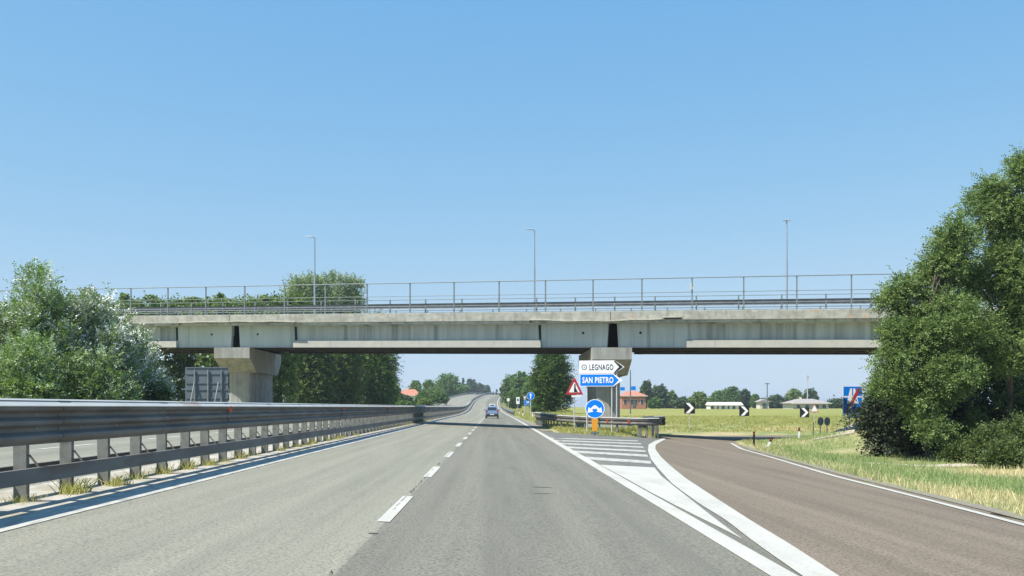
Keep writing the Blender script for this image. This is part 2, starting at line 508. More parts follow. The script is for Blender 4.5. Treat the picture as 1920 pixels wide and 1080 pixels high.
def resample(pts, n):
    pts = np.array(pts, float)
    d = np.r_[0, np.cumsum(np.hypot(*np.diff(pts, axis=0).T))]
    t = np.linspace(0, d[-1], n)
    return np.c_[np.interp(t, d, pts[:, 0]), np.interp(t, d, pts[:, 1])]
def smooth_line(pts, n=60, it=3):
    p = resample(pts, n)
    for _ in range(it):
        p[1:-1] = .25 * p[:-2] + .5 * p[1:-1] + .25 * p[2:]
    return p

# ------------------------------------------------------------------ ground sheet
xs = np.unique(np.round(np.r_[-np.geomspace(60, 2500, 26)[::-1], np.arange(-60, -20, 2.0), np.arange(-20, 30, .75),
                              np.arange(30, 61, 2.0), np.geomspace(62, 2500, 26)], 3))
ys = np.unique(np.round(np.r_[np.arange(-20, 12, 4), np.arange(12, 100, 1.0), np.arange(100, 240, 4.0), np.arange(240, 900, 10),
                              np.geomspace(900, 5000, 16)], 3))
GX, GY = np.meshgrid(xs, ys)
GZ = g(GX, GY)
XR = GX - shift(GY)
GZ = GZ - np.where((XR > -16.4) & (XR < 3.3), .10, 0)
# keep the ground under the gore and the ramp
def ramp_mask(X, Y):
    li = smooth_line(r_in + [(11.6, 71), (13.6, 76), (18, 79.3), (26, 80.6), (60, 83)], 90)
    lo = smooth_line(r_out + [(16.0, 66.5), (18.6, 69.8), (25, 71.6), (60, 75)], 90)
    m = np.zeros(X.shape, bool)
    # ground below the sheets: between highway edge and outer ramp line
    yo = np.interp(X, lo[:, 0], lo[:, 1])
    order = np.argsort(lo[:, 1])
    xo = np.interp(Y, lo[order, 1], lo[order, 0])
    m |= (Y < 66) & (X > 3.0) & (X < xo + .2) & ((Y < 60.5) | (X > 9.6))
    ylo = np.interp(X, lo[:, 0], lo[:, 1]); yli = np.interp(X, li[:, 0], li[:, 1])
    m |= (Y >= 62) & (X > 10.2) & (Y < yli + .8) & (Y > ylo - .6)
    return m
GZ = GZ - np.where(ramp_mask(GX, GY), .12, 0)
# grassy island round the pier: a low mound
isl = sstep(59.5, 61.5, GY) * sstep(3.2, 4.2, GX - .0) * (1 - sstep(9.4, 10.4, GX)) * (1 - sstep(76, 84, GY))
GZ = GZ + isl * np.clip((-.06 - GZ), 0, .5)
nx, ny = len(xs), len(ys)
V = np.c_[GX.ravel(), GY.ravel(), GZ.ravel()]
I = np.arange(nx * ny).reshape(ny, nx)
Fq = np.c_[I[:-1, :-1].ravel(), I[:-1, 1:].ravel(), I[1:, 1:].ravel(), I[1:, :-1].ravel()]
struct('ground', V, Fq, M['ground'], smooth=True)
def gi(X, Y):
    """height of the built ground sheet (with island)"""
    z = gs(X, Y)
    if 3.2 < X < 10.4 and Y > 59.5 and Y < 84:
        k = float(sstep(59.5, 61.5, Y) * sstep(3.2, 4.2, X) * (1 - sstep(9.4, 10.4, X)) * (1 - sstep(76, 84, Y)))
        z += k * min(max(-.06 - z, 0), .5)
    return z

# ------------------------------------------------------------------ roads
def yline(y0, y1):
    return [y for y in np.r_[np.arange(y0, min(y1, 150), 2.0), np.arange(150, y1, 5.0), [y1]] if y0 <= y <= y1]
def strip(x0, x1, y0, y1, dz, n=1, wob=0.0, step=None):
    """sheet between two offsets of the highway alignment"""
    mb = MB(); Yl = yline(y0, y1) if step is None else list(np.arange(y0, y1 + 1e-6, step))
    if len(Yl) < 2: Yl = [y0, y1]
    Yl = sorted(set(Yl + [y1]))
    for y in Yl:
        sh = float(shift(y)); rz = float(rise(y))
        for k in range(n + 1):
            x = x0 + (x1 - x0) * k / n
            w = wob * (random.random() - .5) if wob else 0
            x2 = x + w
            mb.v.append((x2 + sh, y, rz - .035 * x2 + dz))
    m_ = n + 1
    for i in range(len(Yl) - 1):
        for k in range(n):
            a = i * m_ + k
            mb.f.append((a, a + 1, a + 1 + m_, a + m_))
    return mb
def sstruct(name, mb, m, parent=None):
    return struct(name, mb.v, mb.f, m, parent)

LX0, CX, RX0 = -5.38, -1.36, 2.42
road = sstruct('highway_left_lane', strip(LX0 - .02, CX + .02, -12, 760, 0), M['asphalt'])
road['label'] = 'pale grey sun-bleached asphalt of the left lane'
road_r = sstruct('highway_right_lane', strip(CX + .02, 2.95, -12, 760, 0), M['asphalt_right'])
opp = sstruct('opposite_carriageway', strip(-15.6, -6.95, -12, 760, 0, n=2), M['asphalt'])
med = sstruct('median_strip', strip(-6.95, LX0 - .02, -12, 760, .004, n=2), M['median'])
sh_l = sstruct('left_shoulder', strip(-17.2, -15.6, -12, 760, -.01), M['gravel'])
sh_r = sstruct('right_shoulder', strip(2.95, 3.75, 80, 760, -.004), M['gravel'])

sstruct('edge_line', strip(LX0, -4.92, -12, 760, .008, wob=.012), M['paint_worn'], road)
sstruct('edge_line', strip(RX0, RX0 + .26, -12, 760, .008), M['paint'], road_r)
sstruct('edge_line', strip(-7.45, -7.15, -12, 760, .008), M['paint'], opp)
sstruct('edge_line', strip(-14.9, -14.65, -12, 760, .008), M['paint'], opp)
# lane dashes: the first starts 12.3 m from the lens
per, dl = 7.47, 3.35
y = 11.75 - per
k = 0
while y < 330:
    sstruct('lane_dash', strip(CX - .08, CX + .08, y, y + dl, .008, step=dl / 3), M['paint'], road_r)
    y += per; k += 1
y = 9
while y < 420:
    sstruct('lane_dash', strip(-11.2, -11.05, y, y + 3.3, .008, step=3.3), M['paint'], opp)
    y += 7.5
# joint crack down the middle of the highway and worn spots in the dashes
mb = MB()
y = 7.0
while y < 75:
    L_ = random.uniform(.12, .7)
    if random.random() < .5:
        n = max(2, int(L_ / .09)); w0 = random.uniform(.004, .010) * (1 if y > 20 else .8)
        pts = [(CX + .0 + random.gauss(0, .008), y + L_ * i / n, w0 * random.uniform(.3, 1.6)) for i in range(n + 1)]
        for a, b in zip(pts[:-1], pts[1:]):
            mb.quad((a[0] - a[2], a[1], near_z(a[0]) + .013), (a[0] + a[2], a[1], near_z(a[0]) + .013),
                    (b[0] + b[2], b[1], near_z(b[0]) + .013), (b[0] - b[2], b[1], near_z(b[0]) + .013))
    y += L_ + random.uniform(.0, .35)
sstruct('joint_crack', mb, M['crack'], road_r)
mb = MB()
for px, py, w in ((1018, 926, .42), (700, 1001, .12), (958, 878, .3), (1017, 914, .5)):
    x, y = unp(px, py)
    pts = []
    for i in range(10):
        t = 2 * math.pi * i / 10
        pts.append((x + w * .5 * math.cos(t) * random.uniform(.7, 1.2), y + .028 * math.sin(t) * random.uniform(.5, 1.4), 0))
    mb.poly([(a, b, near_z(a) + .006) for a, b, c in pts])
sstruct('tar_spot', mb, M['crack'], road_r)
def crack_line(x, y, ang, L_, w):
    mb = MB(); n = max(3, int(L_ / .08)); p = []
    for i in range(n + 1):
        ang += random.gauss(0, .25)
        p.append((x, y, w * random.uniform(.3, 1.4) * (1 - abs(2 * i / n - 1) ** 3)))
        x += math.cos(ang) * L_ / n; y += math.sin(ang) * L_ / n
    for a, b in zip(p[:-1], p[1:]):
        mb.quad((a[0] - a[2] * .5, a[1] - a[2], near_z(a[0]) + .006), (a[0] + a[2] * .5, a[1] - a[2], near_z(a[0]) + .006),
                (b[0] + b[2] * .5, b[1] + b[2], near_z(b[0]) + .006), (b[0] - b[2] * .5, b[1] + b[2], near_z(b[0]) + .006))
    return mb
sstruct('crack', crack_line(-1.3, 15.1, -.1, .62, .014), M['crack'], road_r)
for i in range(16):
    xx = random.uniform(-4.6, 2.2)
    sstruct('crack', crack_line(xx, random.uniform(9.5, 34), random.choice((0, 1.45, 3.0, 1.7)) + random.gauss(0, .2), random.uniform(.3, 1.2), random.uniform(.004, .009)), M['crack'], road if xx < CX else road_r)

# ramp sheet
ramp_left = smooth_line(r_in + [(11.3, 68), (12.2, 72.8), (14.6, 77), (19, 79.3), (28, 80.6), (70, 84)], 130, 4)
out_edge = [(x + .38, y - .1) for x, y in r_out]
ramp_right = smooth_line(out_edge + [(16.0, 65.6), (18.2, 69.0), (24, 71.4), (34, 73), (72, 76)], 130, 4)
def rz_(x, y, dz=0):
    return near_z(min(x, 16.5)) + dz
mb = MB()
NA = 5
for i in range(130):
    a, b = ramp_left[i], ramp_right[i]
    for k in range(NA):
        t = k / (NA - 1); x = a[0] + (b[0] - a[0]) * t; yy = a[1] + (b[1] - a[1]) * t
        mb.v.append((x, yy, rz_(x, yy, .0)))
for i in range(129):
    for k in range(NA - 1):
        q = i * NA + k; mb.f.append((q, q + 1, q + 1 + NA, q + NA))
ramp = sstruct('exit_ramp', mb, M['asphalt_ramp'])
# gore
mb = MB()
gl = [p for p in ramp_left if p[1] < 62.5]
for p in gl:
    for t in (0, .5, 1):
        x = 2.95 + (max(p[0], 2.96) - 2.95) * t
        mb.v.append((x, p[1], near_z(x)))
for i in range(len(gl) - 1):
    for k in range(2):
        q = i * 3 + k; mb.f.append((q, q + 1, q + 4, q + 3))
gore = sstruct('gore_area', mb, M['asphalt_patch'])
mb2 = strip(2.95, 3.7, 62.4, 80, -.002); sstruct('right_shoulder', mb2, M['gravel'])
# ramp lines
def ribbon(A, B, dz, n=70, it=2):
    A = smooth_line(A, n, it); B = smooth_line(B, n, it); mb = MB()
    for a, b in zip(A, B):
        mb.v += [(a[0], a[1], rz_(a[0], a[1], dz)), (b[0], b[1], rz_(b[0], b[1], dz))]
    for i in range(n - 1):
        mb.f.append((2 * i, 2 * i + 1, 2 * i + 3, 2 * i + 2))
    return mb
sstruct('edge_line', ribbon(r_in, r_in_o, .012, 90, 1), M['paint'], ramp)
sstruct('edge_line', ribbon([(x - .09, y) for x, y in r_out], [(x + .09, y) for x, y in r_out], .012), M['paint'], ramp)
far_edge = [(p[0] + .25, p[1] - .25) for p in ramp_left if p[1] > 72][2:]
sstruct('edge_line', ribbon(far_edge, [(x + .12, y - .12) for x, y in far_edge], .012, 40), M['paint'], ramp)
# solid white nose and hatching
nose_l = [(1125, 872), (1170, 896), (1215, 921), (1260, 945), (1305, 968), (1350, 990), (1392, 1012)]
nose_r = [(1227, 877), (1240, 893), (1262, 911), (1285, 929), (1320, 957), (1356, 985), (1392.5, 1012)]
A, B = [unp(*p) for p in nose_l], [unp(*p) for p in nose_r]
sstruct('gore_fill', ribbon(A, B, .009, 30, 0), M['paint'], gore)
mb = MB()
for (x0, y0, x1, y1, th) in ((1099, 859, 1221, 867.5, 5.4), (1078, 847, 1215, 855, 4.2), (1062, 838.8, 1211, 846.4, 3.3),
                             (1048, 831.6, 1207, 838.8, 2.6), (1037, 826, 1203, 832.4, 2.1), (1027, 821.2, 1196, 827, 1.7)):
    q = [unp(x0, y0 + th * .5), unp(x1, y1 + th * .5), unp(x1 - 1, y1 - th * .5), unp(x0 - 6, y0 - th * .5)]
    m_ = MB().poly([(x, y, near_z(x) + .009) for x, y in q])
    sstruct('hatch_stripe', m_, M['paint_worn'], gore)
# gravel edge between ramp and verge
gA = [(x + .36, y - .1) for x, y in r_out]; gB = [(x + .36 + .45, y + .0) for x, y in r_out]
gm = ribbon(gA, gB, .012, 60)
sstruct('gravel_edge', gm, M['gravel'])

# ------------------------------------------------------------------ crash barriers
def wave_profile(z0, z1, waves, amp, th=.012, depth0=0.0):
    """thin corrugated beam, a = outward, b = height"""
    n = waves * 8
    pts = []
    for i in range(n + 1):
        t = i / n
        a = depth0 + amp * (.5 - .5 * math.cos(2 * math.pi * t * waves))
        a = max(depth0 + amp * .06, min(depth0 + amp * .94, depth0 + (a - depth0) * 1.25 - amp * .12))
        pts.append((a, z1 + (z0 - z1) * t))
    pts[0] = (depth0 - .035, z1 - .004); pts.insert(1, (depth0 + .012, z1))
    return pts + [(a - th, b) for a, b in pts[::-1]]

def align(off, side):
    """frame along the highway: a is measured outward (side = +1 right, -1 left)"""
    def fr(y, a, b):
        x = off + side * a
        sh = float(shift(y)); return (x + sh, y, float(rise(y)) - .035 * off + b)
    return fr

BX = -6.07
bar = thing('median_barrier', 'long dark weathered steel crash barrier between the two carriageways, starting in the left foreground',
            'crash barrier', (BX, 9.7, .2125))
Yb = [y for y in np.r_[np.arange(3.0, 150, 2.0), np.arange(150, 760, 6.0)]]
for side, nm in ((1, None), (-1, None)):
    if side == 1: wpart('triple_wave_beam', MB().sweep(wave_profile(.73, 1.29, 3, .085, depth0=.2), Yb, align(BX, side)), M['galv_dark'], bar, smooth=False)
    cprof = [(.27, .44), (.27, .25), (.20, .25), (.20, .262), (.258, .262), (.258, .428), (.20, .428), (.20, .44)]
    wpart('lower_rail', MB().sweep(cprof, Yb, align(BX, side)), M['galv_dark'], bar)
for side in (1,):
    wpart('top_fold', MB().sweep([(.15, 1.312), (.31, 1.222), (.31, 1.212), (.145, 1.30)], Yb, align(BX, side)), M['galv_sunlit'], bar)  # sunlit upper edge, its brightness painted by the paler steel
# a post with its spacers, drawn at the origin
def post_mb(x, y, z):
    b = MB()
    b.box(x, y, z + .61, .165, .012, 1.24)                       # face towards the traffic direction
    b.box(x - .078, y + .04, z + .61, .012, .08, 1.24)
    b.box(x + .078, y + .04, z + .61, .012, .08, 1.24)
    b.box(x + .09, y + .02, z + 1.12, .20, .09, .012)
    b.box(x + .09, y + .02, z + .86, .20, .09, .012)
    return b
def strut_mb(x, y, z):
    b = MB()
    b.box(x, y + .03, z + .335, .50, .05, .012)
    b.hexa([(x + .22, y + .02, z + .43), (x + .245, y + .02, z + .43), (x + .245, y + .05, z + .43), (x + .22, y + .05, z + .43),
            (x + .09, y + .02, z + .6), (x + .11, y + .02, z + .6), (x + .11, y + .05, z + .6), (x + .09, y + .05, z + .6)])
    return b
p0 = part('post', post_mb(0, 0, 0), M['galv_post'], bar)
s0 = part('strut', strut_mb(0, 0, 0), M['galv_dark'], p0)
PY = [12.55 - 1.325 * 3 + 1.325 * i for i in range(260)]
for i, y in enumerate(PY[:99]):
    o = p0 if i == 0 else p0.copy()
    if i:
        scene.collection.objects.link(o)
        if i < 60:
            s = s0.copy(); scene.collection.objects.link(s); s.parent = o
    o.location = (float(shift(y)), y - 9.7, float(rise(y)))
    o.rotation_euler = (random.gauss(0, .006), random.gauss(0, .01), random.gauss(0, .02))
mb = MB()
for y in PY[99:]:
    x = BX + float(shift(y)); z = float(rise(y)) + .2125
    mb.box(x, y, z + .61, .19, .08, 1.24)
o = wpart('post', mb, M['galv_post'], bar); o['kind'] = 'stuff'
for y in (21.4, 37.3, 53.2, 69.1, 85, 101, 117):
    b = MB(); x = BX + .30; z = .2125
    b.tube((x, y - .02, z + 1.17), (x + .03, y - .035, z + 1.17), .065, n=14)
    b.box(x + .005, y, z + 1.17, .02, .10, .12)
    r = wpart('reflector', b, M['reflector'], bar)
    b = MB().box(x - .01, y + .02, z + 1.02, .03, .07, .22)
    wpart('reflector_bracket', b, M['galv_dark'], bar, parent=r)
for k, y in enumerate(np.arange(9.2, 120, 3.98)):
    wpart('beam_splice', MB().sweep(wave_profile(.728, 1.292, 3, .085, depth0=.207), [y, y + .34], align(BX, 1)), M['galv_dark'], bar)
# bolts on the near beam
mb = MB()
for y in PY[:45]:
    for h_ in (.93, 1.13):
        mb.tube((BX + .20, y, .2125 + h_), (BX + .236, y, .2125 + h_), .018, n=6)
o = wpart('bolts', mb, M['galv'], bar)
o.name = 'bolt_row'

def barrier(name, label, off, y0, y1, side, h0=.45, h1=.76, step=4.0, waves=2, both=True):
    t = thing(name, label, 'crash barrier', (off + float(shift(y0)), y0, float(rise(y0)) - .035 * off))
    Yl = list(np.arange(y0, y1, 4.0)) + [y1]
    wpart('beam', MB().sweep(wave_profile(h0, h1, waves, .08, depth0=.08), Yl, align(off, side)), M['galv'], t)
    k = 0; mbs = MB()
    for y in np.arange(y0 + .5, y1, step):
        x = off + float(shift(y)); z = float(rise(y)) - .035 * off
        b = MB().box(x, y, z + h1 / 2 - .05, .10, .06, h1 + .15)
        if k < 99: wpart('post', b, M['galv_post'], t)
        else: mbs.box(x, y, z + h1 / 2 - .05, .10, .06, h1 + .15)
        k += 1
    if mbs.v:
        o = wpart('post', mbs, M['galv_post'], t); o['kind'] = 'stuff'
    return t
barrier('roadside_barrier', 'steel barrier along the far outer edge of the climbing opposite carriageway', -15.9, 80, 720, 1, step=4.0, h0=.55, h1=1.0)
barrier('roadside_barrier', 'steel barrier on the right side of the climbing highway beyond the roadside signs', 3.45, 168, 700, -1, step=4.0, h0=.5, h1=.85)

# barrier round the pier island (hand-laid line, turning back round the nose)
pts = [(3.55, 86, .97), (3.7, 80, .97), (3.95, 73, .93), (4.5, 67, .87), (5.9, 62.6, .82), (7.4, 60.6, .78), (8.8, 59.7, .76), (9.45, 59.6, .76),
       (9.85, 60.0, .76), (10.0, 60.8, .76), (10.05, 62.5, .76), (10.15, 66, .72), (10.5, 71, .70), (11.6, 75.5, .70), (13.4, 79, .72)]
P = np.array(pts); d = np.r_[0, np.cumsum(np.hypot(np.diff(P[:, 0]), np.diff(P[:, 1])))]
tt = np.unique(np.r_[np.linspace(0, d[-1], 60), np.linspace(d[6], d[10], 14)])
P = np.c_[np.interp(tt, d, P[:, 0]), np.interp(tt, d, P[:, 1]), np.interp(tt, d, P[:, 2])]
for _ in range(2):
    P[1:-1] = .25 * P[:-2] + .5 * P[1:-1] + .25 * P[2:]
T = np.gradient(P, axis=0); T /= np.hypot(T[:, 0], T[:, 1])[:, None]
Nn = np.c_[T[:, 1], -T[:, 0]] * -1.0            # outward = towards the viewer
path = [(P[i], Nn[i]) for i in range(len(P))]
cen = np.array([7.2, 70])
def fr_isl(it, a, b):
    p, n = it
    nn = n if np.dot(n, p[:2] - cen) > 0 or True else -n
    return (p[0] - n[0] * a * -1 * SGN, p[1] - n[1] * a * -1 * SGN, p[2] + b)
SGN = 1 if np.dot(Nn[20], P[20, :2] - cen) > 0 else -1
isb = None
isb = thing('island_barrier', 'dark double-wave crash barrier curving round the grassy nose in front of the concrete pier', 'crash barrier',
            (float(P[20, 0]), float(P[20, 1]), gi(P[20, 0], P[20, 1])))
wpart('double_wave_beam', MB().sweep(wave_profile(-.47, 0, 2, .09, depth0=.09), path, fr_isl), M['galv_dark'], isb)
wpart('top_fold', MB().sweep([(.03, .008), (.20, -.045), (.20, -.055), (.03, .0)], path, fr_isl), M['galv_sunlit'], isb)  # added fold that paints a bright highlight along the top edge
dd = np.r_[0, np.cumsum(np.hypot(np.diff(P[:, 0]), np.diff(P[:, 1])))]
for s in list(np.arange(.6, dd[-1], 1.5)) + [q for q in np.arange(.35, dd[-1], .38) if np.interp(q, dd, P[:, 0]) > 8.6 and np.interp(q, dd, P[:, 1]) < 63.5]:
    x, y, z = (float(np.interp(s, dd, P[:, k])) for k in range(3))
    g0 = gi(x, y)
    wpart('post', MB().box(x, y, (z + g0) / 2 - .1, .11, .07, z - g0 + .15), M['galv_post'], isb)
b = MB(); e = (9.95, 60.2, .76)
for a in (.02, -.23):
    b.tube((e[0] + .06, e[1] - .42, e[2] + a - .10), (e[0] + .3, e[1] - .28, e[2] + a - .10), .13, n=12)
wpart('end_terminal', b, M['plastic_dark'], isb)
for px in (1152, 1181):
    i = int(np.argmin([abs((p[0] / p[1] * F + VX) - px) + (50 if p[1] > 63 else 0) for p in P]))
    p = P[i]; b = MB().box(p[0] + Nn[i][0] * SGN * .2, p[1] + Nn[i][1] * SGN * .2, p[2] - .24, .12, .03, .2)
    wpart('reflector', b, M['reflector'], isb)

# ------------------------------------------------------------------ the overpass
ux, uy = .9625, -.2714
vx, vy = .2714, .9625
SK = .30            # the deck ends are cut parallel to the highway
def BP(s, t, h):
    """along the deck, into the picture, above the girder soffit"""
    return (s * ux + t * vx, 67 + s * uy + t * vy, 5.474 - .01643 * s + h)
def bbox(mb, s0, s1, t0, t1, h0, h1):
    return mb.hexa([BP(s0, t0, h0), BP(s1, t0, h0), BP(s1, t1, h0), BP(s0, t1, h0), BP(s0, t0, h1), BP(s1, t0, h1), BP(s1, t1, h1), BP(s0, t1, h1)])

bridge = thing('overpass', 'grey concrete girder bridge with stained edge beam crossing over both carriageways', 'bridge', (0, 71, 0))
joints = [-48.05, -20.05, 7.94, 35.93, 63.9]
gap = .28
for si in range(4):
    a, b_ = joints[si] + gap, joints[si + 1] - gap
    for gi_, t in enumerate((0.14, 2.8, 5.4, 8.0)):
        front = gi_ == 0
        n = 28
        prof = [(t, 0), (t + .62, 0), (t + .62, .42), (t + .44, .52), (t + .44, 1.5), (t + .62, 1.62), (t + .62, 1.74), (t + .0, 1.74), (t + .0, 1.60), (t + .3, 1.5), (t + .3, .54), (t, .46)]
        ea, eb = (4.7, 4.7)
        mbw = MB().sweep(prof, [a + ea - .15, b_ - eb + .15], lambda s, q, h: BP(s, q, h))
        gd = wpart('girder', mbw, M['concrete'] if front else M['soffit_shade'], bridge)
        if front:
            # pale bottom flange
            fl = MB(); bbox(fl, a + ea - .15, b_ - eb + .15, t - .012, t + .05, -.004, .465)
            wpart('bottom_flange', fl, M['concrete_flange'], bridge, parent=gd)
            # vertical stiffener marks seen as pale strips on the web
        sf = MB(); bbox(sf, a, b_, t + .055, t + .63, -.022, -.002)  # added dark strip that paints the shade below each girder
        wpart('soffit_shade', sf, M['soffit_shade'], bridge, parent=gd)
        for (c0, c1, dirn) in ((a, a + ea, 1), (b_ - eb, b_, -1)):
            m2 = MB(); t0 = t + .26 if front else t
            # block flares gently at its inner end, its outer end is raked
            rk = .10
            s0t, s0b, s1t, s1b = c0, c0, c1, c1
            if dirn == 1: s0b = c0 + rk; s1t = c1 - .12; s1b = c1 + .06
            else: s1b = c1 - rk; s0t = c0 + .12; s0b = c0 - .06
            m2.hexa([BP(s0b, t0, -.006), BP(s1b, t0, -.006), BP(s1b, t + .63, -.006), BP(s0b, t + .63, -.006),
                     BP(s0t, t0, 1.735), BP(s1t, t0, 1.735), BP(s1t, t + .63, 1.735), BP(s0t, t + .63, 1.735)])
            bl = wpart('end_block', m2, M['concrete_block'] if front else M['soffit_shade'], bridge, parent=gd)
            if front:
                hs = (c0 + 1.55) if dirn == 1 else (c1 - 1.7)
                m3 = MB(); m3.tube(BP(hs, t0 - .004, .97), BP(hs, t0 + .05, .97), .085, n=12)
                wpart('drain_hole', m3, M['dark_joint'], bridge, parent=gd)
                # thin shadowed groove where block meets the girder
                gs0 = c1 - .10 if dirn == 1 else c0 + .02
                if (si, dirn) in ((1, 1), (1, -1), (0, -1)):
                    m4 = MB(); off = .09
                    m4.hexa([BP(gs0 + .0, t0 - .02, .0), BP(gs0 + .14, t0 - .02, .0), BP(gs0 + .14, t0 + .05, .0), BP(gs0, t0 + .05, .0),
                             BP(gs0 - off, t0 - .02, 1.73), BP(gs0 + .18 - off, t0 - .02, 1.73), BP(gs0 + .18 - off, t0 + .05, 1.73), BP(gs0 - off, t0 + .05, 1.73)])
                    wpart('seam', m4, M['dark_joint'], bridge, parent=gd)
# cross beams closing the girder ends
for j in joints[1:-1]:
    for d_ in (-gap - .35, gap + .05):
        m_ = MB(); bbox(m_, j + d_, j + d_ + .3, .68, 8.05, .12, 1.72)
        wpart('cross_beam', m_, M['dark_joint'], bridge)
# slab and edge beams
m_ = MB(); bbox(m_, -60, 66, -.03, 8.65, 1.76, 2.0); wpart('deck_slab', m_, M['soffit_shade'], bridge)
m_ = MB(); bbox(m_, -60, 66, .60, 8.1, 2.004, 2.10); wpart('deck_asphalt', m_, M['asphalt_right'], bridge)
segs = [-60] + joints[1:-1] + [66]
for i in range(len(segs) - 1):
    mb = MB()
    prof = [(-.45, 1.75), (.60, 1.742), (.60, 2.33), (-.42, 2.33), (-.45, 2.31)]
    n = 60; S = np.linspace(segs[i] + .02, segs[i + 1] - .02, n)
    k = len(mb.v)
    mb.sweep(prof, list(S), lambda s, q, h: BP(s, q - (.003 * math.sin(s * 5.3) if q < -.4 else 0), h + (.005 * math.sin(s * 3.1) + .004 * math.sin(s * 9.7) if h > 2.2 else 0)))
    wpart('edge_beam', mb, M['concrete_edge'], bridge)
    mb = MB(); mb.sweep([(q2, h) for q2, h in ((8.1, 1.75), (9.2, 1.75), (9.2, 2.33), (8.1, 2.33))], list(S[::6]) + [S[-1]], lambda s, q, h: BP(s, q, h))
    wpart('edge_beam', mb, M['concrete_edge'], bridge)
    # grey drip lip below the edge
    m_ = MB(); bbox(m_, segs[i] + .03, segs[i + 1] - .03, -.30, .55, 1.60, 1.745); wpart('drip_lip', m_, M['concrete'], bridge)
# long broken coping strips below the edge over the two joints
def coping(s0, s1, sag, n=22):
    mb = MB(); S = np.linspace(s0, s1, n)
    prof = [(-.56, 0), (-.40, 0), (-.40, .07), (-.56, .055)]
    mb.sweep(prof, list(S), lambda s, q, h: BP(s, q, 1.78 + h - sag * math.sin(math.pi * (s - s0) / (s1 - s0)) + .02 * math.sin(s * 2.2)))
    return mb
def s_of(px):
    d_ = (px - VX) / F; Z = 67 / (1 + .282 * d_); return d_ * Z / ux
for a, b_, sg in ((s_of(342), s_of(560), -.03), (s_of(996), s_of(1243), .10)):
    wpart('coping_strip', coping(a, b_, sg), M['concrete_lip'], bridge, label='pale cracked coping strip under the edge beam')
    m_ = MB(); bbox(m_, a, a + .10, -.47, -.41, 1.62, 1.84); wpart('strip_end', m_, M['dark_joint'], bridge)
wpart('coping_strip', MB().sweep([(-.56, 0), (-.40, 0), (-.40, .06), (-.56, .06)], [s_of(1244), s_of(1279)], lambda s, q, h: BP(s, q, 1.88 + h)), M['concrete_lip'], bridge)
m_ = MB(); bbox(m_, s_of(1248), s_of(1279), -.475, -.44, 1.80, 1.88); wpart('spalled_patch', m_, M['dark_joint'], bridge)

# piers: hammerhead caps on walls, both in line with the highway
def pier(js):
    cx, cy, cz = BP(js, 0, 0)
    w = 1.30; y0 = cy - .25; L_ = 10.6
    cw = .80; yc = cy + 2.0; yc1 = y0 + L_ - .8
    zt = cz - .03
    b = MB()
    zf, zd = zt - .78, zt - 1.75
    # cap: box, then deepening underside
    prof = [(y0, zt), (y0, zf), (y0 + 2.2, zd), (y0 + L_ - 1.3, zd), (y0 + L_, zf), (y0 + L_, zt)]
    b.prism(prof, lambda a, c, d_: (cx + d_, a, c), -w, w)
    cap = wpart('pier_cap', b, M['concrete_pier'], bridge)
    gz = gs(cx, yc) - .6
    b = MB()
    ch = .10
    pl = [(-cw + ch, yc), (cw - ch, yc), (cw, yc + ch), (cw, yc1 - ch), (cw - ch, yc1), (-cw + ch, yc1), (-cw, yc1 - ch), (-cw, yc + ch)]
    b.prism(pl, lambda a, c, d_: (cx + a, c, d_), gz, zd + .03)
    wpart('pier_column', b, M['concrete_pier'], bridge)
    b = MB().box(cx, (yc + yc1) / 2, gs(cx, yc) + .05, 3.0, yc1 - yc + 1.6, 1.3)
    wpart('plinth', b, M['concrete'], bridge)
    b = MB()
    for t in (.35, 3.0, 5.7, 8.4):
        for d_ in (-.75, .75):
            q = BP(js + d_, t, 0); b.box(q[0], q[1], q[2] - .015, .4, .4, .035)
    wpart('bearing_pads', b, M['rubber'], bridge).name = 'bearing_row'
for j in joints[1:-1]:
    pier(j)
# abutments outside the frame
for s0, s1 in ((-62, -47.8), (64.2, 72)):
    m_ = MB(); p = [BP(s0, .2, -6), BP(s1, .2, -6), BP(s1, 8.0, -6), BP(s0, 8.0, -6), BP(s0, .2, -.02), BP(s1, .2, -.02), BP(s1, 8.0, -.02), BP(s0, 8.0, -.02)]
    m_.hexa(p); wpart('abutment', m_, M['concrete_pier'], bridge)

# tall railing on the near edge
rl = thing('bridge_railing', 'tall thin grey steel railing along the near edge of the overpass', 'railing', BP(0, -.2, 2.33))
S0 = s_of(248.5); DS = (s_of(1596) - S0) / 16.0
i0, i1 = -9, 30
for k in range(i0, i1):
    s = S0 + DS * k
    b = MB(); n0 = BP(s, -.2, 2.32)
    b.box(n0[0], n0[1], n0[2] + 1.06, .085, .07, 2.12, math.atan2(uy, ux))
    b.box(n0[0], n0[1], n0[2] + .02, .2, .16, .02, math.atan2(uy, ux))
    wpart('post', b, M['rail_steel'], rl)
sa, sb = S0 + DS * i0, S0 + DS * (i1 - 1)
for h_, r_ in ((2.11, .032), (1.19, .02), (.22, .014)):
    wpart('rail', MB().tube(BP(sa, -.24, 2.33 + h_), BP(sb, -.24, 2.33 + h_), r_, n=8), M['rail_steel'], rl)
s = s_of(1296)
b = MB(); q = BP(s, -.29, 2.33 + 1.55); b.box(q[0], q[1], q[2], .12, .04, .42, -.27); b.box(q[0] + .10, q[1], q[2] - .1, .1, .03, .25, -.27)
wpart('small_plate', b, M['pole'], rl)
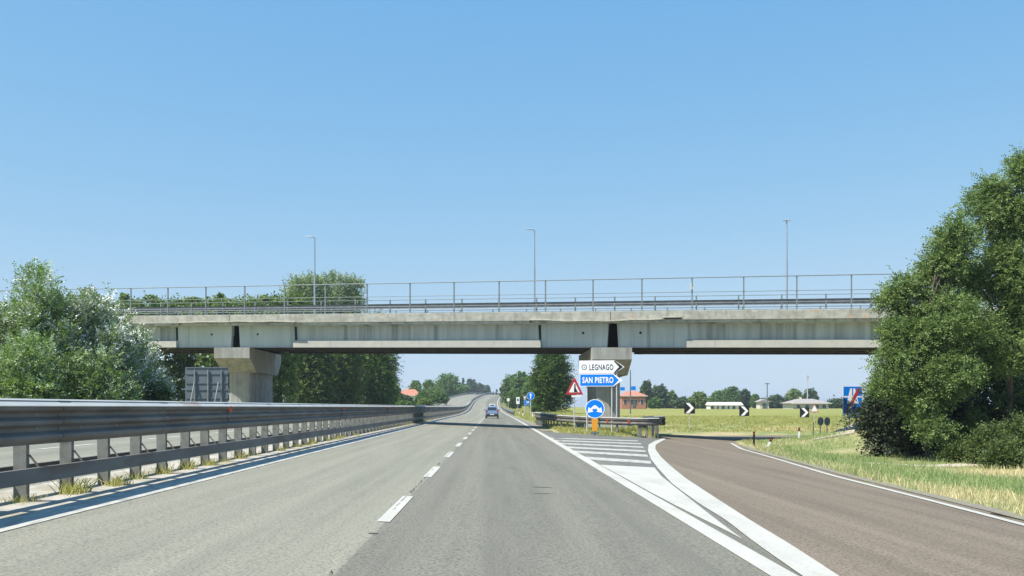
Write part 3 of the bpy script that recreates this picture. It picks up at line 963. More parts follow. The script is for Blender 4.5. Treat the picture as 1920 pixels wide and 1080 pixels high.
# crash barriers on the deck
for tt_, lab, sd in ((.55, 'double-wave crash barrier on the overpass deck just behind the railing', -1), (8.4, 'crash barrier along the far side of the overpass deck', 1)):
    t = thing('deck_barrier', lab, 'crash barrier', BP(0, tt_, 2.33))
    prof = wave_profile(2.33 + .40, 2.33 + .76, 2, .085, depth0=.06)
    wpart('beam', MB().sweep(prof, [-60, 66], lambda s, a, h: BP(s, tt_ + sd * a * -1 if sd < 0 else tt_ - a, h)), M['galv'], t)
    for h_, r_ in ((1.03, .02), (.13, .018)):
        wpart('rail', MB().tube(BP(-60, tt_ + .1, 2.33 + h_), BP(66, tt_ + .1, 2.33 + h_), r_, n=6), M['rail_steel'], t)
    s = s_of(1002) - 22 * 2.66
    while s < 60:
        q = BP(s, tt_ + .1, 2.33)
        wpart('post', MB().box(q[0], q[1], q[2] + .53, .09, .07, 1.06, -.27), M['rail_steel'], t)
        s += 2.66
# lamp posts on the far edge
for px, top, which in ((590, 445, 'lamp post on the overpass in front of the round pale treetops'), (1002, 431, 'slim lamp post on the overpass near the middle of the span'),
                       (1475, 414, 'lamp post on the overpass nearest the big robinia trees')):
    d_ = (px - VX) / F; Z = 77.6 / (1 + .282 * d_); X = d_ * Z
    zb = 5.474 - .01707 * X + 2.3
    zt = zat(top, Z) - zb
    t = thing('street_lamp', which, 'street lamp', (X, Z, zb), group='lamp posts on the overpass')
    part('pole', MB().tube((0, 0, 0), (0, 0, zt * .62), .085, .075, n=10).tube((0, 0, zt * .62), (0, 0, zt), .058, .05, n=10), M['lamp'], t)
    part('base_sleeve', MB().tube((0, 0, 0), (0, 0, .9), .11, n=10), M['pole'], t)
    sx = -1 if px < 1400 else -.25
    part('arm', MB().tube((0, 0, zt - .03), (sx * .35, -.05, zt + .04), .03, n=8), M['lamp'], t)
    h = MB()
    h.hexa([(sx * .15, -.12, zt - .0), (sx * .15, .12, zt - .0), (sx * .75, .09, zt + .07), (sx * .75, -.09, zt + .07),
            (sx * .15, -.10, zt + .09), (sx * .15, .10, zt + .09), (sx * .75, .06, zt + .11), (sx * .75, -.06, zt + .11)])
    if sx > -.9: h.hexa([(-.3, -.1, zt), (.3, -.1, zt), (.3, .1, zt), (-.3, .1, zt), (-.22, -.07, zt + .08), (.22, -.07, zt + .08), (.22, .07, zt + .08), (-.22, .07, zt + .08)])
    part('lamp_head', h, M['lamp'], t)

# ------------------------------------------------------------------ signs
def panel(mb, pts, x, y, z, d0, d1, rz=0.0):
    """outline (a right, b up) in the picture plane at x,y,z; depth d0..d1 towards the viewer"""
    c, s = math.cos(rz), math.sin(rz)
    return mb.prism(pts, lambda a, b, d: (x + a * c + d * s, y + a * s - d * c, z + b), d0, d1)
def circ(r, n=28, cx=0, cy=0):
    return [(cx + r * math.cos(2 * math.pi * i / n), cy + r * math.sin(2 * math.pi * i / n)) for i in range(n)]
def rect(w, h, cx=0, cy=0):
    return [(cx - w / 2, cy - h / 2), (cx + w / 2, cy - h / 2), (cx + w / 2, cy + h / 2), (cx - w / 2, cy + h / 2)]
def ring(mb, outer, inner, d0, d1, x=0, y=0, z=0):
    n = len(outer)
    for i in range(n):
        j = (i + 1) % n
        panel(mb, [outer[i], outer[j], inner[j], inner[i]], x, y, z, d0, d1)
    return mb
def lettering(name, text, m, parent, cx, cz, w, h, depth=.026, bold=0.0, spacing=1.0):
    cu = bpy.data.curves.new(name, 'FONT'); cu.body = text; cu.size = 1.0; cu.extrude = .02
    cu.space_character = spacing; cu.resolution_u = 3; cu.offset = bold
    o = bpy.data.objects.new('tmp_text', cu); scene.collection.objects.link(o)
    bpy.context.view_layer.update()
    dg = bpy.context.evaluated_depsgraph_get()
    me = bpy.data.meshes.new_from_object(o.evaluated_get(dg)); bpy.data.objects.remove(o)
    co = np.array([v.co[:] for v in me.vertices])
    mn, mx = co.min(0), co.max(0)
    v = [(cx + (p[0] - (mn[0] + mx[0]) / 2) * w / (mx[0] - mn[0]), -depth - (.003 if p[2] > 0 else -.003), cz + (p[1] - (mn[1] + mx[1]) / 2) * h / (mx[1] - mn[1])) for p in co]
    f = [tuple(p.vertices) for p in me.polygons]
    return new_obj(name, v, f, m, parent)

# arrow signs on two poles
ZS = 61.0
sx0 = at(1086, ZS); gx = at(1110, ZS)
gz = gi(gx, ZS) - .05
sg = thing('direction_sign', 'white LEGNAGO arrow board over blue SAN PIETRO arrow board on poles by the pier', 'direction sign', (gx, ZS, gz), rz=-.16)
def lx(px): return at(px, ZS) - gx
def lz(py): return zat(py, ZS) - gz
for px in (1100.5, 1147, 1156):
    part('pole', MB().tube((lx(px), .06, 0), (lx(px), .06, lz(680)), .045, n=10), M['pole'], sg)
def arrow_pts(x0, x1, xt, z0, z1):
    return [(x0, z0), (x1, z0), (xt, (z0 + z1) / 2), (x1, z1), (x0, z1)]
wp = part('white_board', panel(MB(), arrow_pts(lx(1086), lx(1152), lx(1170.5), lz(700.5), lz(676)), 0, 0, 0, 0, .02), M['white'], sg)
zc = (lz(700.5) + lz(676)) / 2
part('black_chevron', panel(panel(MB(), [(lx(1150), lz(699.4)), (lx(1153), lz(699.4)), (lx(1168), zc), (lx(1160.5), zc)], 0, 0, 0, .02, .026),
     [(lx(1160.5), zc), (lx(1168), zc), (lx(1153), lz(677)), (lx(1150), lz(677))], 0, 0, 0, .02, .026), M['black'], sg).parent = wp
lettering('lettering', 'LEGNAGO', M['black'], wp, lx(1127.5), lz(688.6), lx(1150) - lx(1105.5), .36, bold=.012, spacing=1.12)
b = MB(); ring(b, circ(lx(1101) - lx(1096), 20, lx(1095.5), lz(688.4)), circ((lx(1101) - lx(1096)) * .76, 20, lx(1095.5), lz(688.4)), .02, .026)
panel(b, circ(.035, 10, lx(1095.5), lz(688.4)), 0, 0, 0, .02, .026)
part('town_symbol', b, M['black'], wp)
bp_ = part('blue_board', panel(MB(), arrow_pts(lx(1087), lx(1150), lx(1167), lz(724.5), lz(701.2)), 0, 0, 0, 0, .02), M['white'], sg, label='blue arrow board with white border and white tip')
part('blue_field', panel(MB(), [(lx(1088), lz(723.4)), (lx(1149.5), lz(723.4)), (lx(1160), (lz(724.5) + lz(701.2)) / 2), (lx(1149.5), lz(702.3)), (lx(1088), lz(702.3))], 0, 0, 0, .02, .024), M['blue'], bp_)
lettering('lettering', 'SAN PIETRO', M['white'], bp_, lx(1121), lz(712.7), lx(1150) - lx(1092), .38, depth=.03, bold=.03, spacing=1.1)

# keep-either-side disc with yellow box
ZD = 59.3
gx = at(1115.5, ZD); gz = zat(812, ZD)
t = thing('pass_either_side_sign', 'large round blue sign with two white arrows above a yellow marker box', 'road sign', (gx, ZD, gz - .05), rz=-.16)
cz = zat(766.5, ZD) - gz + .05; R_ = 18 / F * ZD
part('pole', MB().tube((0, .05, -.3), (0, .05, cz + R_ * .8), .04, n=10), M['pole'], t)
dsc = part('disc', panel(MB(), circ(R_), 0, 0, cz, 0, .02), M['white'], t)
part('blue_field', panel(MB(), circ(R_ * .93), 0, 0, cz, .02, .023), M['blue'], dsc)
def P_(l): return [(a * R_, b * R_) for a, b in l]
am = MB()
left = [(-.78, -.42), (-.15, -.30), (-.30, -.14), (-.13, .02), (0, -.02), (0, .40), (-.22, .26), (-.46, .02), (-.66, .17)]
for sgn in (1, -1):
    pp = [(a * sgn, b) for a, b in P_(left)]
    if sgn < 0: pp = pp[::-1]
    panel(am, pp, 0, 0, cz, .023, .028)
part('white_arrows', am, M['white'], dsc).name = 'arrow_symbol'
b = MB(); y0, y1 = zat(808, ZD) - gz + .05, zat(785.5, ZD) - gz + .05; w_ = 6 / F * ZD
b.hexa([(-w_ * .8, -.16, y0), (w_ * .7, -.16, y0), (w_ * .7, .0, y0), (-w_ * .8, .0, y0), (-w_, -.2, y1), (w_, -.2, y1), (w_, .0, y1), (-w_, .0, y1)])
part('yellow_box', b, M['yellow'], t)
part('base_plate', MB().box(0, -.08, .05, .5, .35, .1), M['signback'], t)

# merging-roads triangle
ZT = 63.5
gx = at(1077, ZT); gz = gi(gx, ZT)
t = thing('warning_sign', 'red-bordered warning triangle with a black junction symbol, left of the arrow boards', 'road sign', (gx, ZT, gz))
def tri(w, h, cz=0): return [(-w / 2, cz), (w / 2, cz), (w * .04, cz + h), (-w * .04, cz + h)]
zb = zat(740, ZT) - gz; hh = 31 / F * ZT; ww = 33 / F * ZT
part('pole', MB().tube((0, .05, 0), (0, .05, zb + hh * .7), .035, n=10), M['pole'], t)
tr = part('triangle', panel(MB(), tri(ww, hh), 0, 0, zb, 0, .02), M['red'], t)
part('white_field', panel(MB(), tri(ww * .62, hh * .60, hh * .14), 0, 0, zb, .02, .024), M['white'], tr)
b = MB(); panel(b, [(-.03, hh * .16), (.09, hh * .16), (.07, hh * .62), (.0, hh * .68)], 0, 0, zb, .024, .028)
panel(b, [(.09, hh * .16), (.22, hh * .16), (.07, hh * .42)], 0, 0, zb, .024, .0285)
part('symbol', b, M['black'], tr)
part('plate_below', panel(MB(), rect(ww * .55, .12), .12, 0, zb - .10, 0, .02), M['white'], t)

# chevron boards round the outside of the ramp
for px, py, sz, Z, lb in ((1293, 765, 20, 83, 'black and white chevron board standing nearest the island barrier'),
                          (1395.5, 770.5, 18.2, 91, 'black and white chevron board in front of the end of the long white shed'),
                          (1508.5, 773.3, 17.2, 96, 'black and white chevron board in front of the grey-roofed house')):
    X = at(px, Z); gz = gi(X, Z)
    t = thing('chevron_board', lb, 'road sign', (X, Z, gz), group='chevron boards along the outside of the curve', rz=-.12)
    s_ = sz / F * Z; cz = zat(py, Z) - gz
    part('post', MB().tube((0, .06, -.2), (0, .06, cz), .03, n=8), M['pole'], t)
    bd = part('board', panel(MB(), rect(s_, s_ * 1.06), 0, 0, cz, 0, .03), M['black'], t)
    c = MB(); k = s_ / 2
    panel(c, [(-.72 * k, .95 * k), (-.05 * k, .95 * k), (.82 * k, 0), (.22 * k, 0)][::-1], 0, 0, cz, .03, .034)
    panel(c, [(.22 * k, 0), (.82 * k, 0), (-.05 * k, -.95 * k), (-.72 * k, -.95 * k)][::-1], 0, 0, cz, .03, .034)
    part('chevron', c, M['white'], bd)

# back of a big sign beyond the opposite carriageway
ZB = 62.0
gx = at(386, ZB); gz = gi(gx, ZB)
t = thing('sign_back', 'back of a large grey road sign with struts, beside the left pier', 'road sign', (gx, ZB, gz))
x0, x1, z1 = at(347.5, ZB) - gx, at(428, ZB) - gx, zat(688.5, ZB) - gz
pn = part('panel', MB().box((x0 + x1) / 2, .0, (z1 + .6) / 2, x1 - x0, .05, z1 - .6), M['signback'], t)
for fx in (.0, .06, .5, .96):
    pass
fm = MB()
for zz in (z1 - .03, z1 - .42, z1 - 1.0, z1 - 1.42, z1 - 1.95, z1 - 2.4):
    fm.box((x0 + x1) / 2, -.05, zz, (x1 - x0) * .96, .035, .06)
part('stiffener', fm, M['signback'], t)
for px in (366, 391, 416):
    part('pole', MB().tube((at(px, ZB) - gx, -.11, 0), (at(px, ZB) - gx, -.11, z1 - .15), .05, n=10), M['galv'], t)
for px in (363.5, 408.5):
    part('brace', MB().tube((at(px - 4, ZB) - gx, -.9, 0), (at(px + 2.5, ZB) - gx, -.16, z1 - .95), .04, n=8), M['galv'], t)

# end-of-highway sign half hidden by the small dark-leaved tree
ZE = 72.0
gx = at(1600, ZE); gz = gi(gx, ZE)
t = thing('end_of_highway_sign', 'tall blue rectangular sign with white road symbol and red diagonal bar, half behind dark leaves', 'road sign', (gx, ZE, gz))
x0, x1, zb, zt = at(1580, ZE) - gx, at(1617, ZE) - gx, zat(778, ZE) - gz, zat(724, ZE) - gz
w_, h_ = x1 - x0, zt - zb
for px in (1594, 1606):
    part('pole', MB().tube((at(px, ZE) - gx, .06, 0), (at(px, ZE) - gx, .06, zt - .2), .04, n=8), M['pole'], t)
bd = part('board', MB().box((x0 + x1) / 2, 0, (zb + zt) / 2, w_, .03, h_), M['white'], t)
part('blue_field', MB().box((x0 + x1) / 2, -.018, (zb + zt) / 2 + .05, w_ * .93, .008, h_ * .92), M['blue'], bd)
b = MB()
panel(b, [(-w_ * .30, -h_ * .1), (-w_ * .03, -h_ * .1), (-w_ * .03, h_ * .42), (-w_ * .12, h_ * .42)], (x0 + x1) / 2, 0, (zb + zt) / 2, .024, .028)
panel(b, [(w_ * .03, -h_ * .1), (w_ * .30, -h_ * .1), (w_ * .12, h_ * .42), (w_ * .03, h_ * .42)], (x0 + x1) / 2, 0, (zb + zt) / 2, .024, .028)
panel(b, rect(w_ * .9, h_ * .05, 0, h_ * .13), (x0 + x1) / 2, 0, (zb + zt) / 2, .024, .0285)
part('road_symbol', b, M['white'], bd)
part('red_bar', panel(MB(), [(-w_ * .36, -h_ * .38), (-w_ * .18, -h_ * .38), (w_ * .42, h_ * .43), (w_ * .24, h_ * .43)], (x0 + x1) / 2, 0, (zb + zt) / 2, .030, .034), M['red'], bd)
part('lower_plate', MB().box((x0 + x1) / 2 + .1, -.0, zb - .12, w_ * .7, .03, .18), M['white'], t)

# two round sign backs
for px, lb in ((1538.5, 'small round grey sign back on a white post, nearer the chevron boards'), (1551, 'small round grey sign back, nearer the blue sign')):
    Z = 68.0; X = at(px, Z); gz = gi(X, Z)
    t = thing('round_sign_back', lb, 'road sign', (X, Z, gz), group='round sign backs in the meadow')
    cz = zat(790, Z) - gz
    part('disc', panel(MB(), [(a * .72, b) for a, b in circ(.29, 20)], 0, 0, cz, 0, .02), M['signback_light'], t)
    part('post', MB().tube((0, .04, -.1), (0, .04, cz + .15), .035, n=8), M['pole'], t)
    part('clamp', MB().box(0, -.03, cz, .05, .03, .5), M['galv'], t)
Z = 90.0; X = at(1527, Z); gz = gi(X, Z)
t = thing('small_warning_sign', 'small pale warning triangle standing in the meadow before the grey-roofed house', 'road sign', (X, Z, gz))
zz = zat(773, Z) - gz
part('post', MB().tube((0, .04, -.1), (0, .04, zz + .4), .03, n=8), M['pole'], t)
tr = part('triangle', panel(MB(), tri(.78, .72), 0, 0, zz, 0, .02), M['red'], t)
part('white_field', panel(MB(), tri(.62, .56, .07), 0, 0, zz, .02, .024), M['white'], tr)
# a bare thin post in the verge
X = at(1525, 68); t = thing('thin_post', 'thin pale bare post in the verge below the small warning triangle', 'post', (X, 68, gi(X, 68)))
part('shaft', MB().tube((0, 0, -.1), (0, 0, 1.1), .03, n=8), M['pole'], t); part('cap', MB().tube((0, 0, 1.1), (0, 0, 1.14), .04, n=8), M['galv'], t)

# delineators
def delineator(X, Y, lb, tilt=0.0, h_=.95, cols=('white', 'black'), cap=.22, gz=None, grp=None):
    gz = gi(X, Y) if gz is None else gz
    t = thing('delineator_post', lb, 'marker post', (X, Y, gz), group=grp)
    t.rotation_euler = (0, tilt, 0)
    p = [(-.06, -.03), (.06, -.03), (.03, .05), (-.03, .05)]
    part('shaft', MB().prism(p, lambda a, b, d: (a, b, d), -.15, h_ - cap), M[cols[0]], t)
    part('dark_top', MB().prism(p, lambda a, b, d: (a * 1.02, b * 1.02, d), h_ - cap, h_), M[cols[1]], t)
    part('reflector', MB().box(0, -.035, h_ - cap * .5, .05, .008, .1), M['reflector'], t)
delineator(at(1436, 50), 50, 'white marker post with dark top leaning over to the right beside the ramp edge', tilt=.52, h_=.68, cap=.26)
delineator(at(1413.5, 53), 53, 'black upright marker post left of the leaning white one', h_=.80, cols=('black', 'black'))
delineator(at(1498, 60), 60, 'short whitish marker post in the verge below the grey-roofed house', h_=.62, gz=gi(at(1498, 60), 60))

# signs beyond the bridge on the right verge
Z = 117.0; X = at(995, Z); gz = gi(X, Z)
t = thing('go_straight_sign', 'round blue sign with a white upward arrow on a pale pole beyond the bridge', 'road sign', (X, Z, gz))
R_ = 7.4 / F * Z; cz = zat(742.5, Z) - gz
part('pole', MB().tube((0, .06, -.2), (0, .06, cz + .3), .045, n=8), M['pole'], t)
ds = part('disc', panel(MB(), circ(R_), 0, 0, cz, 0, .02), M['white'], t)
part('blue_field', panel(MB(), circ(R_ * .95), 0, 0, cz, .02, .024), M['blue'], ds)
part('arrow', panel(MB(), [(-.06, -.33), (.06, -.33), (.06, .08), (.17, .08), (0, .36), (-.17, .08), (-.06, .08)], 0, 0, cz, .024, .03), M['white'], ds)
delineator(at(998.5, 116), 116, 'white marker post at the foot of the round blue arrow sign', h_=.85, cols=('white', 'white'))
delineator(at(980.5, 140), 140, 'white marker post beyond the round blue arrow sign', h_=.9)
delineator(at(973.5, 170), 170, 'farthest white marker post on the right verge of the highway', h_=.9)
def board(name, lb, px, py, wpx, hpx, Z, colr, extra=None):
    X = at(px, Z); gz = gi(X, Z)
    t = thing(name, lb, 'road sign', (X, Z, gz))
    w_, h_ = wpx / F * Z, hpx / F * Z; cz = zat(py, Z) - gz
    for sx in ((-.3, .3) if w_ > .9 else (0,)):
        part('pole', MB().tube((sx * w_, .06, -.3), (sx * w_, .06, cz + h_ * .4), .045, n=8), M['pole'], t)
    bd = part('board', MB().box(0, 0, cz, w_, .04, h_), M['white'], t)
    part('face', MB().box(0, -.024, cz, w_ * .9, .006, h_ * .92), M[colr], bd)
    if extra: part('pictogram', MB().box(0, -.031, cz + h_ * .1, w_ * .5, .006, h_ * .35), M[extra], bd)
    return t
board('service_board', 'white rectangular roadside board with a dark pictogram beyond the bridge', 971, 751, 6.5, 13, 190, 'white', 'signback')
board('blue_board_sign', 'small blue rectangular sign beside the round blue arrow sign', 990, 755, 7, 9, 150, 'blue', 'white')
board('blue_board_sign', 'narrow blue sign panel behind the delineator posts', 984.5, 754, 4, 12, 160, 'blue')
Z = 180; X = at(984, Z); gz = gi(X, Z)
t = thing('distant_warning_sign', 'tiny warning triangle above the blue panels beyond the bridge', 'road sign', (X, Z, gz))
zz = zat(750, Z) - gz; part('pole', MB().tube((0, .06, -.3), (0, .06, zz + .5), .04, n=8), M['pole'], t)
tr = part('triangle', panel(MB(), [(-.4, .7), (0, 0), (.4, .7)], 0, 0, zz, 0, .02), M['red'], t); part('white_field', panel(MB(), [(-.27, .62), (0, .15), (.27, .62)], 0, 0, zz, .02, .03), M['white'], tr)
Z = 230; X = at(953, Z); gz = gi(X, Z)
t = thing('distant_round_sign', 'tiny white round sign on a post at the right edge of the climb', 'road sign', (X, Z, gz))
zz = zat(749.5, Z) - gz; part('pole', MB().tube((0, .06, -.3), (0, .06, zz + .3), .05, n=8), M['pole'], t)
part('disc', panel(MB(), circ(.36), 0, 0, zz, 0, .03), M['white'], t)
# pole with blue finger boards behind the pier
Z = 150; X = at(1182, Z); gz = gi(X, Z)
t = thing('junction_signpost', 'tall grey post with two small blue boards between the pier and the brick house', 'road sign', (X, Z, gz))
part('pole', MB().tube((0, 0, -.3), (0, 0, zat(694, Z) - gz), .11, .08, n=10), M['signback'], t)
part('board', MB().box(-1.2, 0, zat(729, Z) - gz, .7, .05, .5), M['blue'], t); part('board', MB().box(.45, -.1, zat(728, Z) - gz, .7, .05, .6), M['blue'], t)

# ------------------------------------------------------------------ cars
def car(name, lb, paint, X, Y, rot, W, Hh, L_=3.9, cat='car'):
    z = float(rise(Y)) - .035 * (X - float(shift(Y)))
    t = thing(name, lb, cat, (X, Y, z), rz=rot)
    w = W / 2
    # side outline rear (y=-) to front (y=+): local +y forward; shell from cross sections
    secs = [(-L_ / 2, .32, .62, w * .86), (-L_ / 2 + .10, .22, .98, w * .97), (-L_ / 2 + .45, .2, 1.02, w), (-.4, .2, .98, w), (.75, .2, .97, w),
            (1.35, .2, .88, w * .97), (L_ / 2 - .15, .22, .70, w * .9), (L_ / 2, .3, .55, w * .74)]
    k = Hh / 1.46
    def sec(it, a, b):
        y_, z0, z1, ww = it
        return (a * ww, y_, (z0 + (z1 - z0) * b) * k)
    prof = [(-.93, 0), (.93, 0), (1.0, .25), (1.0, .6), (.95, .93), (.88, 1), (-.88, 1), (-.95, .93), (-1.0, .6), (-1.0, .25)]
    body = part('body', MB().sweep(prof, secs, sec), paint, t, smooth=False)
    cab = [(-L_ / 2 + .12, .96, 1.0, .90), (-L_ / 2 + .42, .96, 1.38, .86), (-L_ / 2 + .8, .96, 1.46, .84), (.1, .96, 1.44, .84), (.45, .95, 1.36, .85), (1.15, .94, .97, .90)]
    def sec2(it, a, b):
        y_, z0, z1, ww = it
        return (a * ww * w * (1 - .12 * b * (z1 - z0) / .5), y_, (z0 + (z1 - z0) * b) * k)
    part('cabin', MB().sweep([(-1, 0), (1, 0), (1, .8), (.9, 1), (-.9, 1), (-1, .8)], cab, sec2), paint, t)
    g_ = MB()   # rear window, proud of the hatch
    g_.hexa([(-.72 * w, -L_ / 2 + .07, 1.03 * k), (.72 * w, -L_ / 2 + .07, 1.03 * k), (.72 * w, -L_ / 2 + .2, 1.03 * k), (-.72 * w, -L_ / 2 + .2, 1.03 * k),
             (-.62 * w, -L_ / 2 + .33, 1.34 * k), (.62 * w, -L_ / 2 + .33, 1.34 * k), (.62 * w, -L_ / 2 + .5, 1.34 * k), (-.62 * w, -L_ / 2 + .5, 1.34 * k)])
    part('rear_window', g_, M['glass'], t)
    for s in (-1, 1):
        part('side_window', MB().hexa([(s * w * .86, -1.2, 1.0 * k), (s * w * .905, -1.2, 1.0 * k), (s * w * .905, .8, 1.0 * k), (s * w * .86, .8, 1.0 * k),
                                       (s * w * .76, -1.0, 1.32 * k), (s * w * .80, -1.0, 1.32 * k), (s * w * .80, .25, 1.32 * k), (s * w * .76, .25, 1.32 * k)]), M['glass'], t)
        part('tail_light', MB().box(s * w * .86, -L_ / 2 + .04, .86 * k, .17, .10, .26), M['taillight'], t)
        part('mirror', MB().box(s * (w + .09), .62, 1.0 * k, .18, .1, .12), M['plastic_dark'], t)
        for yy in (-L_ / 2 + .7, L_ / 2 - .75):
            wh = part('wheel', MB().tube((s * (w - .18), yy, .30), (s * (w + .005), yy, .30), .30, n=16), M['rubber'], t)
            part('rim', MB().tube((s * (w - .01), yy, .30), (s * (w + .015), yy, .30), .19, n=12), M['alloy'], wh)
    part('bumper', MB().box(0, -L_ / 2 + .02, .40 * k, W * .92, .16, .24), M['plastic_dark'], t)
    part('number_plate', MB().box(0, -L_ / 2 - .065, .47 * k, .52, .02, .11), M['plate'], t)
    part('windscreen', MB().hexa([(-.78 * w, .98, .98 * k), (.78 * w, .98, .98 * k), (.78 * w, 1.2, .96 * k), (-.78 * w, 1.2, .96 * k),
                                  (-.66 * w, .42, 1.36 * k), (.66 * w, .42, 1.36 * k), (.66 * w, .52, 1.385 * k), (-.66 * w, .52, 1.385 * k)]), M['glass'], t)
    return t
car('hatchback_car', 'blue hatchback seen from behind in the right lane just beyond the overpass', M['car_blue'], at(922.5, 122), 124, 0.0, 1.62, 1.50)
car('pale_car', 'whitish car farther ahead in the right lane where the road starts to climb', M['car_white'], at(923.2, 258), 258, .0, 1.8, 1.55, 4.2)
car('oncoming_car', 'small dark car coming down the opposite carriageway in the distance', M['car_dark'], at(894, 520), 520, math.pi, 1.8, 1.5, 4.2)

# ------------------------------------------------------------------ buildings
def hip_house(name, lb, px0, px1, py_base, py_eave, py_ridge, Z, depth, wall, roof, wins, over=.5, doors=(), rz=0, ridge=.35, chim=None):
    x0, x1 = at(px0, Z), at(px1, Z); cx = (x0 + x1) / 2; W = x1 - x0
    gz = zat(py_base, Z); he = zat(py_eave, Z) - gz; hr = zat(py_ridge, Z) - gz
    t = thing(name, lb, 'house', (cx, Z + depth / 2, gz), rz)
    y0 = -depth / 2
    part('wall', MB().box(0, 0, he / 2 - .6, W, depth, he + 1.2), wall, t)
    o = over; r = W * ridge / 2
    e = [(-W / 2 - o, y0 - o, he), (W / 2 + o, y0 - o, he), (W / 2 + o, -y0 + o, he), (-W / 2 - o, -y0 + o, he)]
    R1, R2 = (-r, 0, hr), (r, 0, hr)
    b = MB(); b.quad(e[0], e[1], R2, R1).quad(e[2], e[3], R1, R2).poly([e[1], e[2], R2]).poly([e[3], e[0], R1]).quad(e[3], e[2], e[1], e[0])
    rf = part('roof', b, roof, t)
    part('fascia', MB().box(0, y0 - o - .03, he - .08, W + 2 * o, .06, .22), M['plaster'], t)
    if chim is not None:
        part('chimney', MB().box(chim * W, 0, hr, .6, .6, 1.2), M['plaster'], t, ).parent = rf
    for (fx, z0, w_, h_) in wins:
        f = part('window', MB().box(fx * W, y0 - .02, z0 + h_ / 2, w_ + .16, .08, h_ + .16), M['plaster_white'], t)
        part('pane', MB().box(fx * W, y0 - .07, z0 + h_ / 2, w_, .04, h_), M['glass'], f)
    for (fx, w_, h_) in doors:
        part('door', MB().box(fx * W, y0 - .05, h_ / 2, w_, .1, h_), M['shutter'], t)
    return t
hip_house('brick_house', 'low orange brick house with a red tiled roof just right of the pier', 1166, 1211, 763.5, 742, 733, 300, 9, M['brick'], M['roof_tile'],
          [(-.36, 1.0, .9, 1.3), (-.05, .9, 1.0, 1.4), (.10, .9, .6, 1.4), (.34, 1.0, .9, 1.3)], doors=[(.02, .9, 2.1)], chim=.1)
hip_house('grey_roof_house', 'wide pale house with a grey hipped roof behind the meadow', 1487, 1553, 768, 756, 747.5, 330, 12, M['plaster'], M['roof_grey'],
          [(-.35, .5, 1.2, 1.1), (-.1, .5, 1.2, 1.1), (.16, .5, 1.6, 1.1), (.38, .5, 1.2, 1.1)], over=1.0, ridge=.45, chim=-.13)
hip_house('orange_roof_house', 'white-walled house with an orange tiled roof among trees left of the climbing road', 747, 786, 768, 741, 729.5, 300, 8, M['plaster_white'], M['roof_tile'],
          [(-.3, 1.2, .9, 1.2), (.05, 1.2, .9, 1.2), (.33, 1.2, .9, 1.2)], over=.6, ridge=.5, chim=-.1)
# long shed
Z = 300; x0, x1 = at(1331, Z), at(1392, Z); gz = zat(768.5, Z); W = x1 - x0
t = thing('long_shed', 'long low white shed with dark openings at the back edge of the meadow', 'shed', ((x0 + x1) / 2, Z, gz))
he = zat(759, Z) - gz; hr = zat(754, Z) - gz
part('wall', MB().box(0, 2.5, he / 2 - .4, W, 5, he + .8), M['plaster_white'], t)
part('roof', MB().prism([(-.5, he - .1), (5.5, he - .1), (3.0, hr)], lambda a, b, d: (d, a, b), -W / 2 - .3, W / 2 + .3), M['plaster_white'], t)
for k in range(6):
    part('opening', MB().box(-W * .42 + k * W * .165, -.02, he * .42, W * (.05 if k % 2 else .085), .1, he * .72), M['shutter'], t)
# low barn and far farm hidden in the tree line
Z = 350; X = at(1434, Z); gz = zat(767, Z)
t = thing('small_barn', 'small dark barn between tree clumps below the T-shaped utility pole', 'barn', (X, Z, gz))
part('wall', MB().box(0, 3, 1.2, 3.2, 5, 3.4), M['plaster'], t)
part('roof', MB().prism([(-2.3, 2.6), (2.3, 2.6), (0, 3.6)], lambda a, b, d: (a, d, b), 0, 6), M['roof_grey'], t)
part('door', MB().box(0, .45, 1.0, 1.4, .1, 2.0), M['shutter'], t)
# poles
Z = 320; X = at(1438.5, Z); gz = .7
t = thing('utility_pole', 'distant utility pole with a short crossbar above the small barn', 'utility pole', (X, Z, gz))
part('pole', MB().tube((0, 0, 0), (0, 0, zat(718, Z) - gz), .2, .15, n=8), M['signback'], t)
part('crossbar', MB().box(0, 0, zat(719.5, Z) - gz, 1.5, .2, .25), M['signback'], t)
Z = 420; X = at(1514, Z)
t = thing('antenna_mast', 'thin antenna mast rising behind the grey-roofed house', 'mast', (X, Z, gz))
part('mast', MB().tube((0, 0, 0), (0, 0, zat(703, Z) - gz), .28, .15, n=8), M['pole'], t)
part('antenna', MB().box(.15, 0, zat(707, Z) - gz, 1.0, .3, 1.2).box(0, 0, zat(712, Z) - gz, 1.3, .3, .3), M['pole'], t)

